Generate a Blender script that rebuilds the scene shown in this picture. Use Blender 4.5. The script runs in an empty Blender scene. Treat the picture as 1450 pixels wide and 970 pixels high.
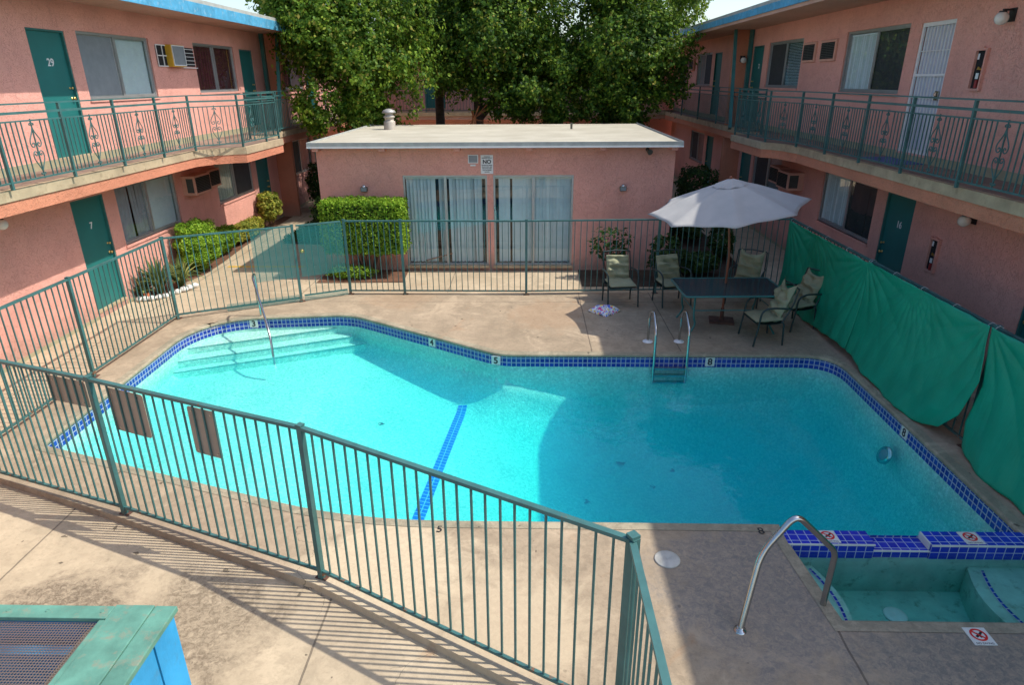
import bpy, bmesh, math, random
import numpy as np
from mathutils import Vector, Matrix, Euler
from mathutils.geometry import tessellate_polygon
random.seed(7); RNG = np.random.default_rng(11)
PI = math.pi
sc = bpy.context.scene
COL = sc.collection
R = math.radians

# ------------------------------------------------------------------ materials
def nt(name):
    m = bpy.data.materials.new(name); m.use_nodes = True
    n = m.node_tree; n.nodes.clear(); return m, n
class NB:
    def __init__(s, name):
        s.m, s.t = nt(name); s.out = s.t.nodes.new('ShaderNodeOutputMaterial')
    def n(s, typ, ins=None, **kw):
        nd = s.t.nodes.new(typ)
        for k, v in kw.items(): setattr(nd, k, v)
        for k, v in (ins or {}).items(): s.set(nd, k, v)
        return nd
    def set(s, nd, k, v):
        sock = nd.inputs[k]
        if isinstance(v, bpy.types.NodeSocket): s.t.links.new(v, sock)
        elif isinstance(v, bpy.types.Node): s.t.links.new(v.outputs[0], sock)
        else:
            if hasattr(sock.default_value, '__len__') and len(sock.default_value) == 4 and len(v) == 3: v = (*v, 1)
            sock.default_value = v
    def math(s, op, a, b=0.0, c=None, clamp=False):
        nd = s.t.nodes.new('ShaderNodeMath'); nd.operation = op; nd.use_clamp = clamp
        s.set(nd, 0, a); s.set(nd, 1, b)
        if c is not None: s.set(nd, 2, c)
        return nd.outputs[0]
    def mix(s, f, a, b, blend='MIX'):
        nd = s.t.nodes.new('ShaderNodeMix'); nd.data_type = 'RGBA'; nd.blend_type = blend
        s.set(nd, 0, f)
        for i, v in ((6, a), (7, b)):
            if isinstance(v, (tuple, list)): nd.inputs[i].default_value = (*v[:3], 1)
            else: s.t.links.new(v if isinstance(v, bpy.types.NodeSocket) else v.outputs[0], nd.inputs[i])
        return nd.outputs[2]
    def ramp(s, f, stops, interp='LINEAR'):
        nd = s.t.nodes.new('ShaderNodeValToRGB'); nd.color_ramp.interpolation = interp
        e = nd.color_ramp.elements
        while len(e) < len(stops): e.new(0.5)
        for i, (p, c) in enumerate(stops):
            e[i].position = p
            if not isinstance(c, (tuple, list)): c = (c, c, c)
            e[i].color = (*c[:3], 1)
        s.set(nd, 0, f); return nd.outputs[0]
    def noise(s, vec, scale, detail=4, rough=.55, dist=0.0):
        nd = s.n('ShaderNodeTexNoise', {'Scale': scale, 'Detail': detail, 'Roughness': rough, 'Distortion': dist})
        if vec is not None: s.set(nd, 'Vector', vec)
        return nd.outputs[0]
    def pos(s): return s.n('ShaderNodeNewGeometry').outputs['Position']
    def obj(s): return s.n('ShaderNodeTexCoord').outputs['Object']
    def bump(s, h, strength=.3, dist=.02):
        return s.n('ShaderNodeBump', {'Strength': strength, 'Distance': dist, 'Height': h}).outputs[0]
    def bsdf(s, color, rough=.6, metal=0.0, normal=None, spec=.5, **kw):
        b = s.n('ShaderNodeBsdfPrincipled', {'Base Color': color, 'Roughness': rough, 'Metallic': metal, 'Specular IOR Level': spec})
        for k, v in kw.items(): s.set(b, k.replace('_', ' '), v)
        if normal is not None: s.set(b, 'Normal', normal)
        return b.outputs[0]
    def schlick(s, f0, normal=None, k=1.0):
        g = s.n('ShaderNodeNewGeometry'); nn = normal if normal is not None else g.outputs['Normal']
        d = s.n('ShaderNodeVectorMath', {0: g.outputs['Incoming'], 1: nn}, operation='DOT_PRODUCT').outputs['Value']
        p = s.math('POWER', s.math('SUBTRACT', 1.0, s.math('ABSOLUTE', d), clamp=True), 5.0)
        return s.math('MULTIPLY', s.math('ADD', s.math('MULTIPLY', p, 1-f0), f0), k, clamp=True)
    def done(s, sh, vol=None):
        s.t.links.new(sh, s.out.inputs[0])
        if vol is not None: s.t.links.new(vol, s.out.inputs[1])
        return s.m

def simple(name, c, rough=.6, metal=0.0, var=.15, scale=6, bump=.1, bscale=60, spec=.5, dirt=None, coord='obj'):
    b = NB(name); v = b.obj() if coord == 'obj' else b.pos()
    n1 = b.noise(v, scale, 5, .6)
    lo = tuple(x*(1-var) for x in c); hi = tuple(min(1, x*(1+var)) for x in c)
    col = b.mix(b.ramp(n1, [(.3, 0.), (.7, 1.)]), lo, hi)
    if dirt: col = b.mix(b.ramp(b.noise(v, scale*2.3, 6, .7), [(.55, 0.), (.72, .8)]), col, dirt)
    nm = b.bump(b.noise(v, bscale, 3), bump, .01) if bump else None
    return b.done(b.bsdf(col, rough, metal, nm, spec))

def stucco(name, c, patchy=.12):
    b = NB(name); v = b.pos()
    big = b.noise(v, .9, 4, .6); fine = b.noise(v, 26, 4, .7)
    vn = b.n('ShaderNodeTexNoise', {'Scale': 14, 'Detail': 6, 'Roughness': .62, 'Distortion': 1.6, 'Vector': v}).outputs[0]
    lace = b.ramp(vn, [(.40, 0.), (.47, 1.), (.56, 1.), (.66, .35)])
    col = b.mix(b.ramp(big, [(.3, 0.), (.75, 1.)]), tuple(x*(1-patchy) for x in c), tuple(min(1, x*(1+patchy)) for x in c))
    col = b.mix(b.ramp(vn, [(.34, .32), (.42, 0.)]), col, tuple(x*.5 for x in c))
    col = b.mix(b.ramp(b.noise(v, 60, 3, .7), [(.3, .3), (.5, 0.)]), col, tuple(x*.5 for x in c))
    spots = b.ramp(b.noise(v, 7, 6, .75, .8), [(.64, 0.), (.72, .2)])
    col = b.mix(spots, col, (c[0]*.62, c[1]*.75, c[2]*.85))
    z = b.n('ShaderNodeSeparateXYZ', {0: v}).outputs[2]
    wd = b.ramp(b.math('ADD', z, b.math('MULTIPLY', b.noise(v, 3, 4), .5)), [(.25, .55), (.62, 0.)])
    col = b.mix(wd, col, (.28, .22, .17))
    st = b.n('ShaderNodeTexNoise', {'Scale': 1.0, 'Detail': 5, 'Roughness': .65, 'Vector': b.n('ShaderNodeVectorMath', {0: v, 1: (7, 7, .45)}, operation='MULTIPLY').outputs[0]}).outputs[0]
    col = b.mix(b.ramp(st, [(.60, 0.), (.74, .25)]), col, (c[0]*.45, c[1]*.5, c[2]*.55))
    h = b.math('ADD', b.math('MULTIPLY', lace, 1.0), b.math('MULTIPLY', fine, .35))
    return b.done(b.bsdf(col, .92, normal=b.bump(h, .6, .015), spec=.2))

def concrete(name, c1, c2, joints_x=(), joints_y=(), stain_shade=None, jw=.009, gritty=1.0, wet=None):
    b = NB(name); v = b.pos()
    sx = b.n('ShaderNodeSeparateXYZ', {0: v})
    big = b.noise(v, .55, 5, .6, .4); mid = b.noise(v, 2.3, 6, .68, .5); fine = b.noise(v, 55, 3, .7); mott = b.noise(v, 14, 5, .7)
    col = b.mix(b.ramp(big, [(.35, 0.), (.66, 1.)]), c1, c2)
    col = b.mix(b.ramp(mid, [(.42, .38*gritty), (.56, 0.)]), col, tuple(x*.55 for x in c1))
    col = b.mix(b.ramp(mid, [(.58, 0.), (.72, .4*gritty)]), col, tuple(min(.8, x*1.35) for x in c2))
    col = b.mix(b.ramp(mott, [(.42, .3*gritty), (.5, 0.), (.62, 0.), (.7, .22*gritty)]), col, tuple(x*.5 for x in c1))
    col = b.mix(b.ramp(fine, [(.33, .25*gritty), (.5, 0.)]), col, tuple(x*.45 for x in c1))
    pt = b.noise(v, 1.15, 9, .74, .9)
    col = b.mix(b.ramp(pt, [(.53, 0.), (.56, .35*gritty), (.64, .5*gritty)]), col, tuple(x*.62 for x in c1))
    col = b.mix(b.ramp(b.noise(v, .8, 10, .78, 1.4), [(.56, 0.), (.60, .45*gritty), (.7, .6*gritty)]), col, tuple(min(.75, x*1.22) for x in c2))
    rust = b.noise(v, .9, 6, .6, 2.0)
    col = b.mix(b.ramp(rust, [(.63, 0.), (.72, .35)]), col, (.36, .17, .07))
    col = b.mix(b.ramp(b.noise(v, 9, 2, .4), [(.735, 0.), (.755, .75)]), col, (.05, .04, .03))
    if stain_shade:
        for (cx, cy, r, sc_, k) in stain_shade:
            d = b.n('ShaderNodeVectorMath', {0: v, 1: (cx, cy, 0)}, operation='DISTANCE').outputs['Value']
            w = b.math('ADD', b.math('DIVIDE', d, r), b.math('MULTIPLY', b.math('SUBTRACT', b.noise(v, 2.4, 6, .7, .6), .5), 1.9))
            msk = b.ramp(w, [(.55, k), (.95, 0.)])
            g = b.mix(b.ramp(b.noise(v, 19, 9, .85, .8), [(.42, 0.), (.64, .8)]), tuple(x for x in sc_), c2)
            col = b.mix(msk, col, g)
    jm = None
    for ax, lst in ((0, joints_x), (1, joints_y)):
        for j in lst:
            wob = b.math('MULTIPLY', b.math('SUBTRACT', b.noise(v, 3.0, 3), .5), .02)
            d = b.math('ABSOLUTE', b.math('ADD', b.math('SUBTRACT', sx.outputs[ax], j), wob))
            k = b.math('LESS_THAN', d, jw)
            jm = k if jm is None else b.math('MAXIMUM', jm, k)
    # hairline cracks
    cr = b.n('ShaderNodeTexVoronoi', {'Scale': .42, 'Vector': b.n('ShaderNodeVectorMath', {0: v, 1: b.n('ShaderNodeVectorMath', {0: b.n('ShaderNodeTexNoise', {'Scale': 2.5, 'Detail': 5, 'Vector': v}).outputs[1], 'Scale': .55}, operation='SCALE').outputs[0]}, operation='ADD').outputs[0]}, feature='DISTANCE_TO_EDGE')
    ck = b.math('MULTIPLY', b.math('LESS_THAN', cr.outputs[0], .0011), b.math('GREATER_THAN', big, .56))
    jm = ck if jm is None else b.math('MAXIMUM', jm, ck)
    col = b.mix(b.math('MULTIPLY', jm, .6), col, (.05, .04, .035))
    h = b.math('SUBTRACT', b.math('ADD', b.math('MULTIPLY', fine, .6), b.math('MULTIPLY', mott, .6)), b.math('MULTIPLY', jm, 1.5))
    return b.done(b.bsdf(col, .85, normal=b.bump(h, .35, .008), spec=.25))

def tile_mat(name, lo, hi, grout, size=.075, mortar=.09):
    b = NB(name); uv = b.n('ShaderNodeTexCoord').outputs['UV']
    br = b.n('ShaderNodeTexBrick', {'Vector': uv, 'Color1': lo, 'Color2': hi, 'Mortar': grout, 'Scale': 1.0, 'Mortar Size': size*mortar,
             'Mortar Smooth': .1, 'Bias': 0.0, 'Brick Width': size, 'Row Height': size})
    br.offset = 0.0; br.squash = 1.0
    nz = b.noise(uv, 30, 3)
    col = b.mix(b.ramp(nz, [(.3, .25), (.7, 0.)]), br.outputs[0], tuple(x*.6 for x in hi))
    rg = b.math('ADD', b.math('MULTIPLY', br.outputs[1], .6), .12)
    return b.done(b.bsdf(col, rg, normal=b.bump(b.math('SUBTRACT', 1.0, br.outputs[1]), .5, .004)))

def leafmat(name, dark, mid, light, trans=.35, odd=None):
    b = NB(name)
    g = b.n('ShaderNodeNewGeometry'); rnd = g.outputs['Random Per Island']
    col = b.ramp(rnd, [(0., dark), (.5, mid), (.88, light), (1., odd or light)])
    cl = b.noise(g.outputs['Position'], 1.3, 3)
    col = b.mix(b.ramp(cl, [(.35, .55), (.6, 0.)]), col, dark)
    p = b.bsdf(col, .6, spec=.22)
    t = b.n('ShaderNodeBsdfTranslucent', {'Color': b.mix(.5, col, light)}).outputs[0]
    mx = b.n('ShaderNodeMixShader', {0: trans}); b.set(mx, 1, p); b.set(mx, 2, t)
    return b.done(mx.outputs[0])

M = {}
TEAL = (.042, .130, .125)
M['pink'] = stucco('pink_stucco', (.78, .39, .315))
M['orange'] = stucco('orange_stucco', (.62, .25, .15))
def rusty():
    b = NB('teal_paint'); v = b.pos(); z = b.n('ShaderNodeSeparateXYZ', {0: v}).outputs[2]
    n1 = b.noise(v, 5, 5, .6); n2 = b.noise(v, 17, 5, .75)
    col = b.mix(b.ramp(n1, [(.3, 0.), (.7, 1.)]), tuple(x*.78 for x in TEAL), tuple(x*1.22 for x in TEAL))
    col = b.mix(b.ramp(b.noise(v, 9, 6, .7), [(.62, 0.), (.72, .7)]), col, (.11, .20, .18))
    low = b.ramp(z, [(.06, .13), (.14, 0.)])
    col = b.mix(b.ramp(b.math('ADD', n2, low), [(.64, 0.), (.70, .9)]), col, (.20, .075, .03))
    return b.done(b.bsdf(col, .48, normal=b.bump(n2, .12, .006)))
M['teal'] = rusty()
M['teal_dark'] = simple('teal_paint_shiny', (.035, .16, .15), .35, var=.18, scale=3, bump=.06)
M['door'] = simple('teal_door_paint', (.015, .155, .145), .45, var=.12, scale=1.5, bump=.05)
M['blue'] = simple('blue_fascia_paint', (.065, .30, .49), .6, var=.25, scale=5, bump=.3, bscale=25, dirt=(.35, .45, .5))
M['blueboard'] = simple('blue_board_paint', (.02, .30, .60), .5, var=.2, scale=3, bump=.2, bscale=30, dirt=(.05, .20, .34))
M['greenboard'] = simple('weathered_green_paint', (.10, .25, .19), .6, var=.28, scale=5, bump=.25, bscale=30, dirt=(.26, .22, .15))
M['roofgrey'] = simple('roof_edge_grey', (.35, .37, .35), .7, var=.15)
M['soffit'] = stucco('soffit_stucco', (.58, .36, .28))
M['slab'] = simple('slab_edge_concrete', (.42, .33, .21), .85, var=.22, scale=3, bump=.3, bscale=40, dirt=(.24, .17, .10), coord='pos')
M['slabtop'] = simple('balcony_floor', (.24, .17, .13), .85, var=.2, scale=2, bump=.2, coord='pos', dirt=(.12, .09, .07))
M['khaki'] = simple('base_band_paint', (.34, .30, .19), .85, var=.15, bump=.3, bscale=40)
M['alu'] = simple('window_aluminium', (.42, .44, .44), .4, .6, var=.1, bump=0)
M['white'] = simple('white_paint', (.74, .75, .74), .5, var=.05, bump=.05)
M['slat'] = simple('blind_slats', (.52, .66, .68), .6, var=.06, bump=0)
M['slatdark'] = simple('dark_blind_slats', (.035, .04, .045), .7, var=.2, bump=0)
M['screen'] = simple('insect_screen_grey', (.21, .245, .26), .8, var=.1, bump=.2, bscale=200)
M['drape'] = simple('grey_drape', (.26, .29, .31), .85, var=.12, bump=.1)
M['palegreen'] = simple('pale_green_curtain', (.33, .42, .36), .85, var=.15, bump=.1)
M['maroon'] = simple('maroon_curtain', (.08, .014, .016), .85, var=.3, bump=.1)
M['sheer'] = simple('white_curtain', (.56, .68, .70), .8, var=.05, bump=.1)
M['yellow'] = simple('yellow_paint', (.62, .38, .03), .6, var=.12, bump=.1)
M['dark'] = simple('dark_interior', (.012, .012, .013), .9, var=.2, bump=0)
M['brass'] = simple('brass', (.75, .52, .18), .3, .9, var=.1, bump=0)
M['steel'] = simple('stainless_steel', (.50, .51, .50), .20, 1.0, var=.08, bump=0)
M['black'] = simple('black_metal', (.018, .018, .02), .5, var=.2)
M['roofwhite'] = None
M['acbeige'] = simple('ac_casing_pink', (.60, .33, .25), .7, var=.1)
M['grille'] = simple('ac_grille_dark', (.05, .06, .055), .7, var=.2)
M['brown'] = simple('sign_back_brown', (.36, .28, .205), .65, var=.12, scale=3)
M['wood'] = simple('reddish_wood', (.22, .07, .035), .5, var=.25, scale=8)
M['paintred'] = simple('red_print', (.65, .02, .02), .5, var=.05, bump=0)
M['maroonpaint'] = simple('dull_red_paint', (.28, .02, .02), .5)
M['ink'] = simple('black_print', (.015, .015, .015), .6, var=.05, bump=0)
M['markwhite'] = simple('marker_tile_white', (.66, .68, .62), .4, var=.08, bump=0)
M['cushion'] = simple('cushion_fabric', (.27, .275, .17), .9, var=.10, scale=5, bump=.2, bscale=70)
M['dirt'] = simple('bare_soil', (.14, .065, .035), .95, var=.35, scale=8, bump=.8, bscale=20, coord='pos')
M['bark'] = simple('bark', (.09, .06, .045), .9, var=.4, scale=9, bump=.8, bscale=18)
M['rock'] = simple('white_painted_rock', (.68, .68, .64), .7, var=.2, scale=9, bump=.4, dirt=(.3, .28, .2))
M['mulch'] = simple('dark_planting_soil', (.05, .035, .022), .95, var=.4, scale=7, bump=.8, bscale=18, coord='pos')
M['globe'] = simple('opal_globe', (.72, .70, .66), .25, var=.04, bump=0)
M['tile'] = tile_mat('blue_pool_tile', (.006, .022, .26), (.018, .06, .42), (.42, .48, .55))
M['tilelight'] = tile_mat('blue_pool_tile_bright', (.01, .03, .40), (.02, .045, .55), (.42, .50, .62), .085, .05)
M['redbrown'] = simple('rusty_plate', (.10, .045, .03), .8, var=.5, scale=14, bump=.5, bscale=30)
M['deadleaf'] = simple('dead_frond', (.40, .13, .04), .8, var=.4, scale=10)
M['bulb'] = simple('silver_lamp', (.5, .52, .52), .25, .8, var=.1, bump=0)
M['fixture'] = simple('bronze_fixture', (.12, .12, .10), .5, .4, var=.2)
M['canvas'] = None
def mk():
    # roof membrane with seams
    b = NB('cream_rolled_roofing'); v = b.pos(); s = b.n('ShaderNodeSeparateXYZ', {0: v})
    base = b.mix(b.ramp(b.noise(v, 1.2, 5, .6), [(.35, 0.), (.7, 1.)]), (.38, .35, .27), (.48, .45, .36))
    fr = b.math('FRACT', b.math('ADD', b.math('MULTIPLY', s.outputs[1], 1.05), b.math('MULTIPLY', b.noise(v, .8, 2), .1)))
    seam = b.math('LESS_THAN', fr, .035)
    col = b.mix(b.math('MULTIPLY', seam, .55), base, (.2, .17, .12))
    col = b.mix(b.ramp(b.noise(v, 5, 6, .7), [(.55, 0.), (.75, .45)]), col, (.3, .25, .17))
    M['roofwhite'] = b.done(b.bsdf(col, .85, normal=b.bump(b.math('SUBTRACT', b.noise(v, 30, 3), seam), .3, .01)))
    # canvas with slight translucency
    b = NB('grey_umbrella_canvas'); v = b.obj()
    col = b.mix(b.ramp(b.noise(v, 3, 4), [(.3, 0.), (.7, 1.)]), (.385, .38, .37), (.46, .45, .43))
    p = b.bsdf(col, .9, normal=b.bump(b.noise(v, 14, 4), .15, .01)); t = b.n('ShaderNodeBsdfTranslucent', {'Color': (.5, .5, .52, 1)}).outputs[0]
    mx = b.n('ShaderNodeMixShader', {0: .05}); b.set(mx, 1, p); b.set(mx, 2, t); M['canvas'] = b.done(mx.outputs[0])
    # tarp
    b = NB('green_tarp'); v = b.pos(); s = b.n('ShaderNodeSeparateXYZ', {0: v})
    big = b.noise(v, 2.0, 4, .6)
    col = b.mix(b.ramp(big, [(.3, 0.), (.7, 1.)]), (.0, .32, .185), (.008, .42, .25))
    col = b.mix(b.ramp(b.noise(v, 3.5, 6, .7, .8), [(.5, 0.), (.75, .35)]), col, (.03, .40, .27))
    wv = b.n('ShaderNodeTexNoise', {'Scale': 1.0, 'Detail': 5, 'Roughness': .7, 'Vector': b.n('ShaderNodeVectorMath', {0: v, 1: (6, 9, 1.1)}, operation='MULTIPLY').outputs[0]}).outputs[0]
    p = b.bsdf(col, .42, normal=b.bump(b.math('ADD', wv, b.math('MULTIPLY', b.noise(v, 9, 5, .6, 1.2), .35)), .45, .02))
    t = b.n('ShaderNodeBsdfTranslucent', {'Color': (.01, .5, .25, 1)}).outputs[0]
    mx = b.n('ShaderNodeMixShader', {0: .2}); b.set(mx, 1, p); b.set(mx, 2, t); M['tarp'] = b.done(mx.outputs[0])
    # window glass
    b = NB('window_glass')
    t = b.n('ShaderNodeBsdfTransparent', {'Color': (.94, .98, .98, 1)}).outputs[0]; g = b.n('ShaderNodeBsdfGlossy', {'Color': (1, 1, 1, 1), 'Roughness': .01}).outputs[0]
    mx = b.n('ShaderNodeMixShader', {0: b.schlick(.04, None, 1.7)}); b.set(mx, 1, t); b.set(mx, 2, g); M['glass'] = b.done(mx.outputs[0])
    # perforated mesh screens
    def mesh(name, c, cell, open_):
        b = NB(name); v = b.n('ShaderNodeTexCoord').outputs['UV']
        vv = b.n('ShaderNodeTexVoronoi', {'Vector': v, 'Scale': 1/cell, 'Randomness': 0.0}); d = vv.outputs[0]
        k = b.math('LESS_THAN', d, open_)
        p = b.bsdf(c, .5); t = b.n('ShaderNodeBsdfTransparent').outputs[0]
        mx = b.n('ShaderNodeMixShader', {0: k}); b.set(mx, 1, p); b.set(mx, 2, t); return b.done(mx.outputs[0])
    M['gatemesh'] = mesh('teal_perforated_mesh', (.025, .20, .19), .012, .41)
    M['coolmesh'] = mesh('rusty_expanded_mesh', (.13, .10, .085), .017, .36)
    # table glass
    b = NB('dark_table_glass'); M['tableglass'] = b.done(b.bsdf((.03, .085, .10), .12, spec=.7))
    # water
    b = NB('pool_water_surface'); v = b.pos()
    w = b.math('ADD', b.noise(v, 1.6, 3, .5, .6), b.math('MULTIPLY', b.noise(v, 7, 3, .5, .8), .22))
    nm = b.bump(w, .35, .03)
    t = b.n('ShaderNodeBsdfTransparent', {'Color': (1, 1, 1, 1)}).outputs[0]; g = b.n('ShaderNodeBsdfGlossy', {'Roughness': .015, 'Normal': nm}).outputs[0]
    mx = b.n('ShaderNodeMixShader', {0: b.schlick(.02, nm)}); b.set(mx, 1, t); b.set(mx, 2, g)
    va = b.n('ShaderNodeVolumeAbsorption', {'Color': (.06, .955, 1.0, 1), 'Density': 1.0}); vs = b.n('ShaderNodeVolumeScatter', {'Color': (.05, .60, 1.0, 1), 'Density': .24, 'Anisotropy': .0})
    ad = b.n('ShaderNodeAddShader'); b.set(ad, 0, va); b.set(ad, 1, vs)
    M['water'] = b.done(mx.outputs[0], ad.outputs[0])
    b = NB('spa_water_surface'); v = b.pos()
    nm = b.bump(b.noise(v, 3, 3, .5, .6), .15, .03)
    t = b.n('ShaderNodeBsdfTransparent', {'Color': (1, 1, 1, 1)}).outputs[0]; g = b.n('ShaderNodeBsdfGlossy', {'Roughness': .02, 'Normal': nm}).outputs[0]
    mx = b.n('ShaderNodeMixShader', {0: b.schlick(.02, nm)}); b.set(mx, 1, t); b.set(mx, 2, g)
    vol = b.n('ShaderNodeVolumeAbsorption', {'Color': (.10, .90, .88, 1), 'Density': .9}).outputs[0]
    M['spawater'] = b.done(mx.outputs[0], vol)
    # plaster
    b = NB('pool_plaster'); v = b.pos()
    col = b.mix(b.ramp(b.noise(v, 1.1, 6, .65, .5), [(.35, 0.), (.6, 1.)]), (.43, .69, .57), (.51, .77, .64))
    col = b.mix(b.ramp(b.noise(v, 1.7, 7, .75, .3), [(.56, 0.), (.72, .6)]), col, (.16, .36, .33))
    gr = b.noise(v, 26, 3, .7, .9)  # grain colours below paint sunlight rippling through the water into the plaster
    col = b.mix(b.ramp(gr, [(.40, .7), (.52, 0.)]), col, (.27, .52, .47))
    col = b.mix(b.ramp(gr, [(.54, 0.), (.64, .7)]), col, (.74, .95, .88))
    nm = b.bump(b.math('ADD', gr, b.math('MULTIPLY', b.noise(v, 12, 4, .7, 1.0), .7)), .8, .016)
    M['plaster'] = b.done(b.bsdf(col, .8, normal=nm, spec=.1))
    M['spaplaster'] = simple('aged_spa_plaster', (.25, .49, .40), .8, var=.2, scale=4, bump=.3, bscale=30, dirt=(.08, .16, .10), coord='pos')
    # floral towel
    b = NB('floral_towel'); v = b.obj()
    vv = b.n('ShaderNodeTexVoronoi', {'Vector': v, 'Scale': 34.0})
    sx = b.n('ShaderNodeSeparateColor', {0: vv.outputs[1]})
    c = b.ramp(sx.outputs[0], [(0., (.7, .1, .3)), (.12, (.12, .22, .7)), (.28, (.75, .75, .75)), (.55, (.85, .65, .1)), (.68, (.75, .78, .8)), (.88, (.35, .5, .75))], 'CONSTANT')
    M['floral'] = b.done(b.bsdf(c, .85, normal=b.bump(b.noise(v, 25, 4), .4, .01)))
mk()
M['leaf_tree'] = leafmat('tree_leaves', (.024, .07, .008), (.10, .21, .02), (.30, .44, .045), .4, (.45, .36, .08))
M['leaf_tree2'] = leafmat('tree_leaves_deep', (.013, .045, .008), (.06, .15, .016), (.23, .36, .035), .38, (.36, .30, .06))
M['leaf_far'] = leafmat('bright_far_leaves', (.06, .13, .015), (.16, .28, .03), (.26, .36, .05), .4)
M['leaf_hedge'] = leafmat('hedge_leaves', (.07, .17, .015), (.20, .38, .025), (.36, .52, .05), .35)
M['leaf_yellow'] = leafmat('variegated_leaves', (.08, .13, .02), (.25, .30, .04), (.55, .50, .09), .3)
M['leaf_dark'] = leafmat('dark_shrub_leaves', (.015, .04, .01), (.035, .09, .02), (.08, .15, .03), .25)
M['leaf_agave'] = leafmat('sword_leaves', (.06, .11, .03), (.16, .24, .07), (.34, .38, .14), .25, (.5, .42, .12))
M['deck'] = concrete('pool_deck_concrete', (.345, .27, .185), (.44, .345, .24), (1.02, 2.43), (12.05,), [(-1.3, 4.6, 1.0, (.58, .48, .33), .95), (-.2, 3.9, .9, (.54, .44, .30), .8), (-2.9, 5.2, 1.1, (.27, .20, .14), .6), (2.0, 4.4, 1.1, (.17, .16, .15), .8), (3.4, 3.3, 1.3, (.15, .15, .135), .85), (4.4, 8.9, 1.8, (.19, .17, .14), .6), (.4, 11.3, 1.0, (.30, .18, .10), .5), (-2.5, 12.3, .9, (.33, .19, .10), .35), (1.2, 8, .01, (.2, .2, .2), 0.)], gritty=.8)  # real stains; grey ones on the right also paint the building's shade darker
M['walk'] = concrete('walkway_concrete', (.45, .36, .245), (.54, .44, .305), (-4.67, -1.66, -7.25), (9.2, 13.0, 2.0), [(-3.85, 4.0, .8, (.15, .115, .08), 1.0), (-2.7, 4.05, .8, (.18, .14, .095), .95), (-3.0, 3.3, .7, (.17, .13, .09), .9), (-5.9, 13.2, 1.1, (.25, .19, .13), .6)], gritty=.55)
M['coping'] = concrete('coping_concrete', (.30, .27, .19), (.40, .34, .24))
M['grassmat'] = leafmat('grass_blades', (.03, .06, .01), (.06, .12, .02), (.12, .2, .03), .3)

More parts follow.
